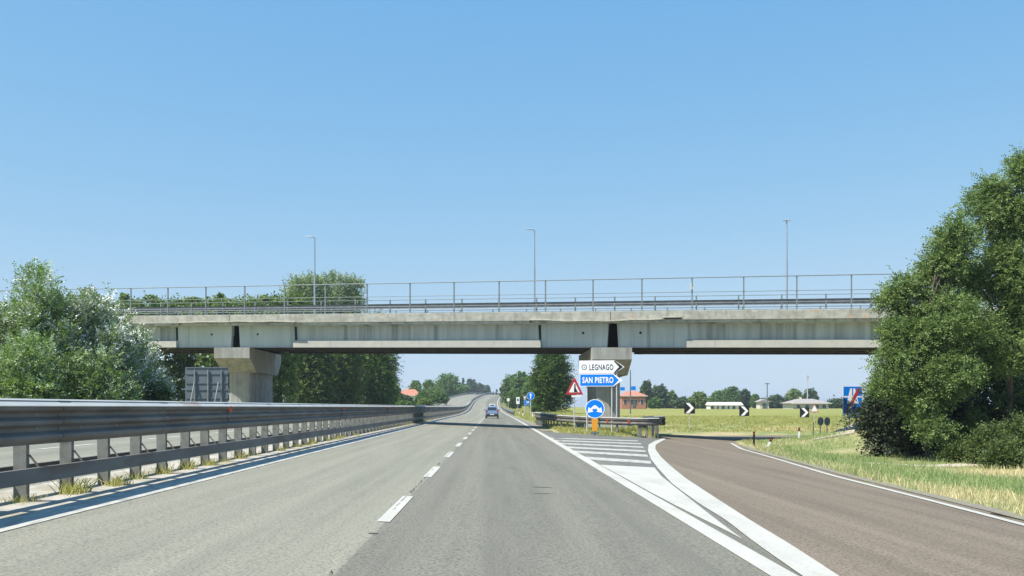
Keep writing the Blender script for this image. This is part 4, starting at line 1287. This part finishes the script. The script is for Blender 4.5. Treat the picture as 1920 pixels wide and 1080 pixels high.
# ------------------------------------------------------------------ trees
def leaves(centres, radii, n, L_, W_, up=.35, outward=None, droop=0.0, rng=RS, flat=.75, blobs=None, loose=.22):  # flat squashes each clump
    """n leaves scattered in clumps; returns vertex and face arrays (one rhombus each)"""
    k = rng.randint(0, len(centres), n)
    c = centres[k]; r = radii[k]
    d = rng.normal(size=(n, 3)); d /= np.linalg.norm(d, axis=1)[:, None]
    rad = r * rng.uniform(.25, 1.0, n) ** .6
    rad = rad * np.where(rng.uniform(size=n) < .22, rng.uniform(1.0, 1.9, n), 1.0)      # stray sprays between the clumps
    p = c + d * rad[:, None] * np.array([1, 1, flat])
    if blobs is not None:
        m = int(n * loose); bl, pr = blobs
        q = rng.choice(len(bl), m, p=pr)
        e = rng.normal(size=(m, 3)); e /= np.linalg.norm(e, axis=1)[:, None]
        wob = 1 + .2 * np.sin(e[:, 0] * 5 + q) * np.sin(e[:, 2] * 6 + q * 2) + rng.normal(size=m) * .05
        rr = rng.uniform(.45, 1.0, m) ** .5 * wob
        p[:m] = bl[q, :3] + e * rr[:, None] * bl[q, 3:6]; d[:m] = e
        p[:m, 2] = np.maximum(p[:m, 2], .15)
    nrm = rng.normal(size=(n, 3)) * .75 + d * .55 + np.array([0, 0, up])
    nrm /= np.linalg.norm(nrm, axis=1)[:, None]
    t = np.cross(nrm, rng.normal(size=(n, 3)))
    t[:, 2] -= droop; t /= np.linalg.norm(t, axis=1)[:, None]
    b = np.cross(nrm, t); b /= np.linalg.norm(b, axis=1)[:, None]
    s = rng.uniform(.6, 1.35, n)[:, None]
    l, w = t * L_ * .5 * s, b * W_ * .5 * s
    V = np.stack([p - l, p - w + l * .1, p + l, p + w + l * .1], 1).reshape(-1, 3)
    Fc = np.arange(4 * n).reshape(n, 4)
    return V, Fc

def sprays(C, R, n, L_, leaf_l, leaf_w, bias, k=9, rng=RS, flat=.6, outw=.8, blobs=None, loose=.15):
    """n twigs, each a row of k leaflets on both sides of its stem"""
    i = rng.randint(0, len(C), n)
    d = rng.normal(size=(n, 3)); d /= np.linalg.norm(d, axis=1)[:, None]
    rad = R[i] * rng.uniform(.1, 1.0, n) ** .7
    o = C[i] + d * rad[:, None] * np.array([1, 1, flat])
    if blobs is not None:
        m = int(n * loose); bl, pr = blobs
        q = rng.choice(len(bl), m, p=pr); e = rng.normal(size=(m, 3)); e /= np.linalg.norm(e, axis=1)[:, None]
        o[:m] = bl[q, :3] + e * (rng.uniform(.5, .98, m) ** .5)[:, None] * bl[q, 3:6]; d[:m] = e
    o[:, 2] = np.maximum(o[:, 2], .1)
    t = d * outw + np.array(bias) + rng.normal(size=(n, 3)) * .45
    t /= np.linalg.norm(t, axis=1)[:, None]
    b = np.cross(t, rng.normal(size=(n, 3)) * .5 + np.array([0, 0, 1.0])); b /= np.linalg.norm(b, axis=1)[:, None]
    nn = np.cross(b, t)
    Ls = L_ * rng.uniform(.6, 1.4, n)
    V = []
    for j in range(k):
        f = (j + .5) / k
        base_ = o + t * (Ls * f)[:, None] - nn * (Ls * .18 * f * f)[:, None]
        sd = 1 if j % 2 else -1
        ax = (t * .55 + b * sd * .8 + rng.normal(size=(n, 3)) * .3); ax /= np.linalg.norm(ax, axis=1)[:, None]
        pr_ = np.cross(ax, nn + rng.normal(size=(n, 3)) * .45); pr_ /= np.linalg.norm(pr_, axis=1)[:, None]
        l = ax * leaf_l * rng.uniform(.7, 1.2, n)[:, None] * (1 - .35 * f); w = pr_ * leaf_w * .5
        V.append(np.stack([base_, base_ + l * .5 - w, base_ + l, base_ + l * .5 + w], 1))
    V = np.concatenate(V, 0).reshape(-1, 3)
    return V, np.arange(len(V)).reshape(-1, 4)

def tree(name, lb, X, Y, blobs, n, leaf, L_, W_, clumps=70, crad=.16, cat='tree', group=None, seed=0, trunk=True, bark='bark', up=.35,
         droop=0.0, trunk_r=None, hz=None, low=.35, shell=.55, gz=None, limbs=10, second=None, flat=.75, spray=None):
    """blobs: ellipsoids (x,y,z,rx,ry,rz) relative to the foot"""
    rng = np.random.RandomState(seed + 100)
    gz = gi(X, Y) if gz is None else gz
    t = thing(name, lb, cat, (X, Y, gz - .05), group=group)
    bl = np.array(blobs, float)
    vol = bl[:, 3] * bl[:, 4] * bl[:, 5]
    k = rng.choice(len(bl), clumps, p=vol ** .8 / (vol ** .8).sum())
    d = rng.normal(size=(clumps, 3)); d /= np.linalg.norm(d, axis=1)[:, None]
    rr = rng.uniform(shell, 1.0, clumps)
    C = bl[k, :3] + d * rr[:, None] * bl[k, 3:6]
    size = float(np.cbrt(vol.max()))
    R = size * crad * rng.uniform(.6, 1.5, clumps) * (1.25 - .45 * rr)
    top = (bl[:, 2] + bl[:, 5]).max()
    C[:, 2] = np.maximum(C[:, 2], R * .5)
    pr = vol ** .67 / (vol ** .67).sum(); BLB = (bl, pr)
    if spray:
        parts_ = [(leaf, n)] if not second else [(leaf, int(n * (1 - second[1]))), (second[0], int(n * second[1]))]
        for lf_, cnt in parts_:
            V, Fc = sprays(C, R, cnt, spray[0], L_, W_, spray[1], k=spray[2], rng=rng, flat=flat, blobs=BLB, loose=spray[3] if len(spray) > 3 else .15)
            new_obj('crown', V, Fc, M[lf_], t, fixn=False)
    elif second:
        h = int(n * second[1]); V, Fc = leaves(C, R, n - h, L_, W_, up, droop=droop, rng=rng, blobs=BLB)
        V2, F2 = leaves(C, R, h, L_, W_, up, droop=droop, rng=rng, blobs=BLB)
        o = new_obj('crown', V, Fc, M[leaf], t, fixn=False); o2 = new_obj('crown', V2, F2, M[second[0]], t, fixn=False)
    else:
        V, Fc = leaves(C, R, n, L_, W_, up, droop=droop, rng=rng, flat=flat, blobs=BLB)
        new_obj('crown', V, Fc, M[leaf], t, fixn=False)
    if trunk:
        mb = MB(); r0 = trunk_r or top * .018
        fork = top * low
        cxm, cym = bl[:, 0].mean() * .3, bl[:, 1].mean() * .3
        mid = (cxm * .5 + rng.normal() * .1, cym * .5, fork * .5)
        mb.tube((0, 0, -.3), mid, r0 * 1.25, r0, n=9, caps=False).tube(mid, (cxm, cym, fork), r0, r0 * .8, n=9, caps=False)
        mb.tube((cxm, cym, fork), (bl[:, 0].mean(), bl[:, 1].mean(), top * .62), r0 * .8, r0 * .15, n=7)
        idx = rng.choice(clumps, min(limbs, clumps), replace=False)
        for i in idx:
            q = C[i]; st = Vector((cxm, cym, fork)).lerp(Vector((bl[:, 0].mean(), bl[:, 1].mean(), top * .62)), rng.uniform(0, .8) if q[2] > fork else 0)
            m_ = st.lerp(Vector(q), .5) + Vector((0, 0, (q[2] - st.z) * .12))
            mb.tube(st, m_, r0 * .45, r0 * .25, n=6, caps=False).tube(m_, q, r0 * .25, r0 * .06, n=5, caps=False)
        part('trunk', mb, M[bark], t, smooth=True)
    return t

# left clump of silver poplars, in front of the overpass
def pxtree(name, lb, px, Z, top, halfpx, leaf, n, L_, W_, shape='round', **kw):
    """tree whose crown tops out at image row `top`, half width in pixels"""
    X = at(px, Z); gz = kw.pop('gz', None); gz = gi(X, Z) if gz is None else gz
    h = zat(top, Z) - gz; r = halfpx / F * Z
    rng = random.Random(int(px * 7 + Z))
    if shape == 'round':
        b = [(0, 0, h * .60, r * .80, r * .8, h * .38), (-r * .35, .1, h * .42, r * .62, r * .65, h * .32), (r * .35, -.1, h * .40, r * .62, r * .65, h * .32),
             (rng.uniform(-.2, .2) * r, 0, h * .78, r * .5, r * .5, h * .21)]
    elif shape == 'bush':
        b = [(0, 0, h * .42, r * .95, r * .9, h * .5), (-r * .4, -.1, h * .35, r * .55, r * .6, h * .4), (r * .4, .1, h * .3, r * .6, r * .6, h * .38), (r * .1, 0, h * .74, r * .55, r * .5, h * .27)]
    elif shape == 'column':
        b = [(0, 0, h * .30, r * .95, r * .95, h * .28), (0, 0, h * .52, r * .85, r * .85, h * .3), (r * .05, 0, h * .74, r * .6, r * .6, h * .24)]
    elif shape == 'top':
        b = [(0, 0, h * .25, r * .9, r * .9, h * .25), (0, 0, h * .6, r, r, h * .3), (-r * .45, 0, h * .80, r * .55, r * .6, h * .17), (r * .45, 0, h * .79, r * .55, r * .6, h * .17), (0, 0, h * .84, r * .6, r * .6, h * .155), (-r * .95, 0, h * .83, r * .5, r * .5, h * .15), (r * .95, 0, h * .83, r * .5, r * .5, h * .15)]
    elif shape == 'cone':
        b = [(0, 0, h * .25, r, r, h * .24), (0, 0, h * .5, r * .7, r * .7, h * .25), (0, 0, h * .75, r * .4, r * .4, h * .25)]
    kw.setdefault('seed', int(px) + int(Z))
    return tree(name, lb, X, Z, b, n, leaf, L_, W_, gz=gz, **kw)

SL = .20
pxtree('silver_poplar', 'tall green-and-silver poplar at the far left edge, tallest of its clump', 60, 47, 506, 92, 'leaf_silver_green', 4600, .15, .085, shape='bush', clumps=110, crad=.24, shell=.5, spray=(.6, (0, 0, .9), 11, .1), second=('leaf_silver', .25))
pxtree('silver_poplar', 'bushy silver-leaved poplar right of the tallest one, its top over the railing end', 172, 49, 533, 84, 'leaf_silver', 4600, .15, .085, shape='bush', clumps=110, crad=.24, shell=.5, spray=(.6, (0, 0, .7), 11, .1), second=('leaf_silver_green', .3))
pxtree('silver_poplar', 'low silver-leaved poplar bush hiding the left end of the girders', 252, 51, 622, 62, 'leaf_silver', 2700, .15, .085, shape='bush', clumps=80, crad=.26, shell=.4, spray=(.6, (0, 0, .7), 11, .12), second=('leaf_silver_green', .3))
pxtree('silver_poplar', 'green poplar cut by the left edge of the picture', -50, 45, 560, 75, 'leaf_silver_green', 13000, SL, .085, shape='bush', clumps=90, crad=.19, shell=.35)
pxtree('green_shrub', 'bright green shrub low in front of the left poplars', 40, 43, 628, 85, 'leaf_silver_green', 2600, .14, .07, shape='bush', spray=(.45, (0, 0, .5), 9, .3), clumps=100, crad=.22, shell=.35, trunk=False, cat='shrub')
pxtree('green_shrub', 'dark green shrub low in front of the silver-leaved poplars', 165, 45, 655, 95, 'leaf_silver_green', 2600, .14, .07, shape='bush', spray=(.45, (0, 0, .5), 9, .3), clumps=110, crad=.22, shell=.35, trunk=False, cat='shrub', second=('leaf_dark', .4))
pxtree('green_shrub', 'small dark shrub between the silver-leaved bush and the sign back', 290, 50, 712, 42, 'leaf_dark', 7000, .15, .08, shape='bush', clumps=60, crad=.24, shell=.2, trunk=False, cat='shrub')

# right-hand robinias, in front of the overpass
def rel(px, py, Z, Zb, pxb, gz):
    return at(px, Z) - at(pxb, Zb), Z - Zb, zat(py, Z) - gz
Zt = 42.0
def rtree(name, lb, pxb, Zb, ells, n, leaf, L_, W_, **kw):
    Xb = at(pxb, Zb); gz = gi(Xb, Zb); b = []
    for (px, py, hw, hh, dz) in ells:
        Z = Zb + dz; x, y, z = rel(px + (10 if 'robinia' in name else 0), py, Z, Zb, pxb, gz); hw *= .88 if 'robinia' in name else 1; b.append((x, y, z, hw / F * Z, hw / F * Z * .8, hh / F * Z))
    return tree(name, lb, Xb, Zb, b, n, leaf, L_, W_, gz=gz, **kw)
rtree('robinia_tree', 'big feathery green robinia reaching over the right end of the overpass', 1745, 42,
      [(1688, 556, 38, 40, 0), (1695, 632, 60, 34, -.5), (1760, 520, 55, 60, .5), (1785, 455, 38, 58, 0), (1770, 610, 80, 52, -.5), (1672, 690, 46, 34, -.8), (1760, 700, 66, 44, -1), (1712, 745, 46, 24, -1), (1658, 722, 26, 14, -1), (1746, 800, 34, 18, -1.6), (1700, 782, 24, 12, -1.4)],
      11000, 'leaf_robinia', .15, .062, clumps=170, crad=.33, shell=.5, flat=.42, spray=(.55, (0, 0, -.12), 11, .07), limbs=60, trunk_r=.13, low=.25, seed=3)
rtree('robinia_tree', 'tallest robinia, rising past the right edge of the picture', 1885, 43,
      [(1870, 400, 52, 66, 0), (1838, 398, 38, 44, 0), (1925, 380, 62, 90, 0), (1865, 520, 70, 60, -.3), (1930, 540, 70, 80, -.6), (1885, 640, 75, 60, -1), (1990, 480, 80, 120, 0), (1845, 360, 30, 26, 0), (1912, 310, 22, 22, 0)],
      13500, 'leaf_robinia', .15, .062, clumps=200, crad=.30, shell=.5, flat=.42, spray=(.55, (0, 0, -.12), 11, .07), limbs=60, trunk_r=.15, low=.3, seed=9)
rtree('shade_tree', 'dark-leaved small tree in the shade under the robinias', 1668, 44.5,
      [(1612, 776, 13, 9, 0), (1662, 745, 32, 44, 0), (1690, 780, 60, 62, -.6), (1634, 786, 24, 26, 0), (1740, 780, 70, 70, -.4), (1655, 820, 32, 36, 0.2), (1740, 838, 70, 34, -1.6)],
      3600, 'leaf_green_black', .16, .09, clumps=90, crad=.36, shell=.3, spray=(.5, (0, 0, .1), 9, .15), limbs=16, trunk_r=.1, seed=5)
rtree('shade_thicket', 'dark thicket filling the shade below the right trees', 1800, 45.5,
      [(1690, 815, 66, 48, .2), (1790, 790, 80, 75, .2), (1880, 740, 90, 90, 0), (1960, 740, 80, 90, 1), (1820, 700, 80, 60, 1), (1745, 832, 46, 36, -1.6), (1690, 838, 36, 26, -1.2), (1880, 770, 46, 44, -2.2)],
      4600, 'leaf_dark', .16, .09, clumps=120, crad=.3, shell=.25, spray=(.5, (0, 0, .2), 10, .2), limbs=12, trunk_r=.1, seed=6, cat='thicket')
for px, top, hw, Z, lb, s in ((1852, 806, 26, 38.5, 'rounded green bramble clump at the foot of the right trees', 1), (1906, 786, 30, 39, 'tallest bramble clump, touching the right edge of the picture', 2),
                              (1800, 836, 24, 40, 'small low bramble clump left of the others under the trees', 3), (1880, 836, 24, 36.5, 'lowest bramble clump in front of the others', 4),
                              (1826, 780, 20, 42, 'bramble clump on the bank behind the rounded one', 5)):
    pxtree('bramble_bush', lb, px, Z, top, hw, 'leaf_bramble', 1500, .12, .07, shape='bush', clumps=60, crad=.28, shell=.3, spray=(.5, (0, 0, .3), 9, .35), trunk=False, cat='bush', seed=s, gz=gi(at(px, Z), Z))
# soil bank under the thicket is part of the ground; dead sticks
# trees seen under and over the deck, left
pxtree('broadleaf_tree', 'tall ivy-clad tree directly right of the left pier, seen under the deck', 575, 150, 600, 58, 'leaf_light', 5000, .42, .24, shape='column', second=('leaf_dark', .45), clumps=260, crad=.18, shell=.35, spray=(1.5, (0, 0, -.2), 9, .25))
pxtree('broadleaf_tree', 'second dense tree right of the left pier under the deck', 630, 158, 590, 52, 'leaf_light', 5000, .42, .24, shape='column', clumps=260, crad=.18, shell=.35, spray=(1.5, (0, 0, -.2), 9, .25), second=('leaf_dark', .3))
pxtree('broadleaf_tree', 'darkest tree at the right end of the row under the deck', 700, 168, 585, 48, 'leaf_mid', 5000, .42, .24, shape='column', clumps=260, crad=.18, shell=.35, spray=(1.5, (0, 0, -.2), 9, .25), second=('leaf_mid', .25))
pxtree('pale_tree', 'rounded pale green treetop behind the left lamp post, above the deck', 583, 172, 513, 36, 'leaf_pale', 5600, .36, .2, shape='top', clumps=130, crad=.16, shell=.35, spray=(1.3, (0, 0, .6), 9, .25))
pxtree('pale_tree', 'pale green treetop right of the left lamp post, above the deck', 642, 176, 513, 28, 'leaf_pale', 4900, .36, .2, shape='top', clumps=120, crad=.16, shell=.35, spray=(1.3, (0, 0, .6), 9, .25))
for i, (px, top, hw) in enumerate(((-60, 575, 70), (40, 570, 66), (130, 566, 62), (215, 572, 56), (285, 563, 52), (350, 568, 50), (410, 565, 50), (470, 563, 52), (525, 560, 44))):
    pxtree('woodland_tree', ['leftmost hidden tree', 'leafy tree behind the left poplars', 'tree behind the silver-leaved poplars', 'tree behind the left end of the railing',
            'treetop over the deck between the first two railing posts', 'level green treetop over the deck above the sign back', 'level green treetop over the deck above the left pier',
            'green treetop left of the rounded pale trees', 'small green treetop touching the rounded pale tree'][i] + ', in the wood beyond the overpass',
           px, 118 + 3 * (i % 3), top - 15, hw, 'leaf_mid', 19000, .36, .22, shape='top', clumps=140, crad=.17, shell=.4, group='trees of the wood beyond the overpass', second=('leaf_light', .6))
# right of the highway
pxtree('poplar_tree', 'tall dark poplar beyond the overpass left of the right pier', 1034, 150, 640, 38, 'leaf_mid', 5200, .34, .18, shape='column', clumps=240, crad=.19, shell=.3, spray=(1.3, (0, 0, .7), 9, .25), second=('leaf_dark', .45), gz=.2)
for px, top, hw, Z, lb in ((957, 701, 20, 350, 'rounded tree nearest the road where it climbs, right side'), (976, 696, 22, 345, 'tallest rounded tree in the right-hand roadside row'),
                           (994, 704, 18, 330, 'roadside tree between the tallest one and the dark poplar'), (1004, 738, 12, 170, 'small light green shrub beside the round blue arrow sign'),
                           (966, 728, 17, 300, 'low leafy tree behind the white roadside board')):
    pxtree('roadside_tree', lb, px, Z, top, hw, 'leaf_mid' if hw != 12 else 'leaf_light', 11000, .26 * Z / 150, .17 * Z / 150, shape='round', clumps=170, crad=.17, shell=.4, group='roadside trees on the right')
# left of the climbing road
TL = [(735, 712, 18, 220, 'leaf_light', 'light green tree beside the orange-roofed house'), (716, 730, 16, 200, 'leaf_mid', 'low tree at the right foot of the dark row'),
      (762, 742, 13, 262, 'leaf_dark', 'dark bush in front of the orange-roofed house'), (778, 714, 14, 420, 'leaf_mid', 'tree behind the orange-roofed house'),
      (803, 712, 14, 440, 'leaf_mid', 'tree right of the orange-roofed house'), (838, 700, 27, 500, 'leaf_mid', 'tallest rounded tree left of the climbing road'),
      (815, 726, 20, 380, 'leaf_mid', 'broad bush below the tallest tree'), (864, 722, 20, 640, 'leaf_mid', 'tree right of the tallest one beyond the climb'),
      (868, 710, 5, 760, 'leaf_dark', 'slim dark cypress above the climbing road'), (884, 711, 13, 760, 'leaf_dark', 'dark tree right of the slim cypress'),
      (900, 719, 12, 800, 'leaf_dark', 'low dark tree near the crest of the road'), (913, 724, 9, 820, 'leaf_dark', 'last tree left of the crest of the road'),
      (792, 736, 14, 290, 'leaf_mid', 'green bush right of the orange-roofed house'), (824, 734, 16, 300, 'leaf_mid', 'low bush beside the outer barrier where it starts to climb'),
      (798, 748, 14, 240, 'leaf_light', 'light green low bush by the start of the climb'), (850, 722, 16, 560, 'leaf_mid', 'bush between the tallest tree and the crest'),
      (758, 752, 16, 200, 'leaf_mid', 'low green hedge bush below the orange-roofed house'), (722, 745, 18, 180, 'leaf_mid', 'low hedge bush at the end of the dark row')]
for px, top, hw, Z, lf, lb in TL:
    pxtree('hillside_tree', lb, px, Z, top - 2, hw * (1.2 if hw > 6 else 1), lf, 10000, .26 * Z / 170, .17 * Z / 170, shape='cone' if hw == 5 else 'round', clumps=150, crad=.18, shell=.35, group='trees left of the climbing road')
for px, top, Z, lb in ((925, 733, 820, 'tiny conifer on the skyline left of centre at the crest'), (931, 728, 840, 'tiny taller conifer on the skyline at the crest')):
    pxtree('crest_conifer', lb, px, Z, top, 2.4, 'leaf_dark', 900, 1.2, .8, shape='cone', clumps=24, crad=.3, group='conifers on the crest')
# tree line beyond the meadow
TR = [(1212, 714, 11, 380, 'leaf_dark', 'dark rounded tree directly behind the brick house'), (1236, 722, 18, 400, 'leaf_dark', 'broad dark tree right of the brick house'),
      (1256, 735, 14, 400, 'leaf_mid', 'lower tree next to the broad dark one'), (1228, 748, 12, 330, 'leaf_mid', 'hedge clump right beside the brick house'), (1278, 746, 14, 360, 'leaf_dark', 'hedge clump left of the first chevron board'),
      (1310, 736, 16, 350, 'leaf_light', 'light green tree right of the first chevron board'), (1296, 750, 12, 370, 'leaf_dark', 'low dark bush behind the first chevron board'), (1349, 733, 17, 420, 'leaf_mid', 'left half of the clump behind the long shed'),
      (1371, 726, 20, 430, 'leaf_mid', 'highest tree behind the long white shed'), (1398, 731, 11, 420, 'leaf_dark', 'dark tree at the right end of the long shed'),
      (1416, 741, 8, 400, 'leaf_mid', 'small tree left of the small barn'), (1452, 742, 16, 400, 'leaf_dark', 'dark bushy tree right of the small barn'),
      (1469, 748, 12, 400, 'leaf_dark', 'low dark tree left of the grey-roofed house'), (1489, 731, 17, 430, 'leaf_light', 'lighter tree behind the grey-roofed house'),
      (1519, 729, 14, 430, 'leaf_dark', 'rounded dark tree below the antenna mast'), (1568, 749, 13, 400, 'leaf_dark', 'low dark tree right of the grey-roofed house'),
      (1600, 741, 18, 400, 'leaf_dark', 'tree behind the blue end-of-highway sign'), (1640, 745, 22, 400, 'leaf_mid', 'tree line piece behind the small dark-leaved tree'), (1700, 742, 30, 400, 'leaf_mid', 'tree line piece far behind the robinias')]
for px, top, hw, Z, lf, lb in TR:
    pxtree('distant_tree', lb, px, Z, top - 2, hw * 1.2, lf, 8000, .85, .55, shape='bush' if hw > 12 else 'round', clumps=140, crad=.17, shell=.35, group='tree line beyond the meadow', trunk=True, gz=.7)
# far continuous band of woods on the horizon
def band(n, x0, x1, y0, y1, h0, h1, L_):
    rng = np.random.RandomState(5)
    nc = 420; cx = rng.uniform(x0, x1, nc); cy = rng.uniform(y0, y1, nc)
    hh = h0 + (h1 - h0) * (.5 + .5 * np.sin(cx * .011) * np.sin(cx * .037 + 1)) * rng.uniform(.6, 1, nc)
    C = np.c_[cx, cy, .8 + hh * rng.uniform(.1, 1, nc)]; R = rng.uniform(2.5, 5.5, nc) * 1.2
    return leaves(C, R, n, L_, L_ * .7, rng=rng)
V, Fc = band(60000, -900, 900, 640, 700, 2.5, 6.5, 2.2)
keep = ~((V[Fc[:, 0], 0] > -35) & (V[Fc[:, 0], 0] < 60))
o = new_obj('far_woodland', V, Fc[keep], M['leaf_dark'], fixn=False)
o['label'] = 'low dark band of distant woods along the horizon'; o['category'] = 'woodland'; o['kind'] = 'stuff'

# ------------------------------------------------------------------ grass
def blades(name, lb, pts, h0, h1, w, m, lean=.35):
    P = np.array(pts); n = len(P)
    ang = RS.uniform(0, math.pi, n); hh = RS.uniform(h0, h1, n) * P[:, 3]
    dx, dy = np.cos(ang) * w * .5 * P[:, 3], np.sin(ang) * w * .5 * P[:, 3]
    lx_, ly_ = RS.normal(size=n) * lean * hh, RS.normal(size=n) * lean * hh
    a = np.c_[P[:, 0] - dx, P[:, 1] - dy, P[:, 2] - .02]; b = np.c_[P[:, 0] + dx, P[:, 1] + dy, P[:, 2] - .02]
    c = np.c_[P[:, 0] + lx_ + dx * .5, P[:, 1] + ly_ + dy * .5, P[:, 2] + hh * .95]; d = np.c_[P[:, 0] + lx_ - dx * .2, P[:, 1] + ly_ - dy * .2, P[:, 2] + hh]
    V = np.stack([a, b, c, d], 1).reshape(-1, 3)
    o = new_obj(name, V, np.arange(4 * n).reshape(n, 4), m, fixn=False)
    o['label'] = lb; o['category'] = 'grass'; o['kind'] = 'stuff'
    return o
ro = np.array([(x, y) for x, y in ramp_right]); ordr = np.argsort(ro[:, 1])
def xo_at(y):
    return np.interp(y, ro[ordr, 1], ro[ordr, 0])
def scatter(n, xr, yr, ok, sz=lambda x, y: 1.0, clump=.8):
    out = []
    X = RS.uniform(*xr, n); Y = np.exp(RS.uniform(math.log(yr[0]), math.log(yr[1]), n))
    cl = np.sin(X * 1.7 + np.sin(Y * .9) * 2) * np.sin(Y * .8 + np.cos(X * .6) * 2) + RS.uniform(-1, 1, n)
    m = ok(X, Y) & (cl > -clump)
    X, Y = X[m], Y[m]; Z = g(X, Y)
    sc = sz(X, Y) * RS.uniform(.7, 1.25, len(X))
    return np.c_[X, Y, Z, sc]
slabok = lambda X, Y: ~((Y > 37.4) & (Y < 38.9 + .3 * np.sin(X * 2)) & (X > 13.2)) & ~((X > 15.0) & (X < 18.8) & (Y > 44.2) & (Y < 49.5))
patch = lambda X, Y: np.sin(X * .55 + 1.3 * np.sin(Y * .21)) + np.sin(Y * .33 + 1.1 * np.sin(X * .4 + 1)) + RS.normal(size=np.shape(X)) * .35
inv = lambda X, Y: (X > xo_at(Y) + .30) & (np.abs(X / Y - .31) < .27) & ((Y < 62) | (X > 1e9)) & slabok(X, Y)
blades('verge_grass', 'rough green grass on the verge beside the exit ramp', scatter(190000, (7, 34), (13, 62), lambda X, Y: inv(X, Y) & (patch(X, Y) > -.35), clump=.5), .06, .22, .022, M['grass_green'])
blades('dry_grass', 'straw-coloured dry grass mixed into the verge', scatter(170000, (7, 34), (13, 62), lambda X, Y: inv(X, Y) & ((patch(X, Y) < -.55) | (X < xo_at(Y) + 1.1)), clump=.6), .05, .22, .02, M['grass_dry'])
inv2 = lambda X, Y: (X > xo_at(np.minimum(Y, 66)) - 14) & (X / Y < .42) & (Y > 81.5) & (X > 4.2)
blades('meadow_grass', 'tall mixed grass of the meadow behind the ramp', scatter(110000, (4.5, 60), (81.5, 120), inv2), .05, .17, .06, M['grass'])
isl_ok = lambda X, Y: (X > 3.9) & (X < 10.0) & (Y > 59.9) & (Y < 84) & ~((X > 5.6) & (X < 8.9) & (Y > 66))
P = scatter(26000, (3.9, 10.0), (59.9, 84), isl_ok, clump=.7)
P[:, 2] = [gi(a, b) for a, b in P[:, :2]]
blades('island_grass', 'dry weeds and grass on the island in front of the pier', P, .05, .20, .03, M['grass'])
rs_ok = lambda X, Y: (X > 3.7) & (X < 12) & (X / Y < .08)
blades('roadside_grass', 'grass on the right verge beyond the overpass', scatter(26000, (3.7, 14), (84, 300), rs_ok), .15, .45, .08, M['grass'])
# weeds along the median barrier
out = []
for y in PY[:70]:
    if random.random() < .75:
        k = random.randint(30, 200) if y < 45 else 25
        cx = BX + random.uniform(.0, .22); s = random.uniform(.5, 1.3)
        for _ in range(k):
            out.append((cx + random.gauss(0, .07), y + random.gauss(0, .16), .2125, s))
blades('median_weeds', 'small tufts of weeds at the feet of the median barrier posts', out, .04, .17, .014, M['grass'], lean=.6)
lg = lambda X, Y: (X < -17.4) & (X > -32) & (X / Y > -.56)
blades('left_verge_grass', 'grass on the far left verge under the poplars', scatter(30000, (-32, -17.4), (30, 110), lg), .15, .4, .05, M['grass'])

# bare dirt track at the foot of the trees
mb = MB()
for i in range(30):
    x = 13.4 + i * .32
    for y_ in (37.5 + .12 * math.sin(i * 1.3), 38.2, 38.8 + .15 * math.sin(i * .9 + 1)):
        mb.v.append((x, y_, gs(x, y_) + (.02 if y_ == 38.2 else .012)))
for i in range(29):
    for k in range(2):
        q = i * 3 + k; mb.f.append((q, q + 3, q + 4, q + 1))
sstruct('dirt_track', mb, M['slab'])
# path slab and soil by the right trees
mb = MB()
c = [unp(1524, 842), unp(1600, 846), unp(1612, 829), unp(1560, 833)]
zz = [gs(x, y) + .05 for x, y in c]
pt = [(x, y, z + .06) for (x, y), z in zip(c, zz)]
mb.hexa([(p[0], p[1], p[2] - .5) for p in pt] + pt)
o = new_obj('concrete_path', mb.v, mb.f, M['slab']); o['kind'] = 'structure'

# ------------------------------------------------------------------ air
mb = MB().hexa([(-2600, -60, -3), (2600, -60, -3), (2600, 5100, -3), (-2600, 5100, -3), (-2600, -60, 40), (2600, -60, 40), (2600, 5100, 40), (-2600, 5100, 40)])
hz = new_obj('haze', mb.v, mb.f, M['paint'])
hm = bpy.data.materials.new('haze_air'); hm.use_nodes = True
hn = hm.node_tree.nodes; hn.clear()
ho = hn.new("ShaderNodeOutputMaterial"); hv = hn.new("ShaderNodeVolumePrincipled")
hv.inputs["Color"].default_value = (.80, .88, 1.0, 1)
hv.inputs["Density"].default_value = .00022
hv.inputs["Anisotropy"].default_value = .2
hm.node_tree.links.new(hv.outputs[0], ho.inputs["Volume"])
hz.data.materials.clear(); hz.data.materials.append(hm)
hz['kind'] = 'stuff'
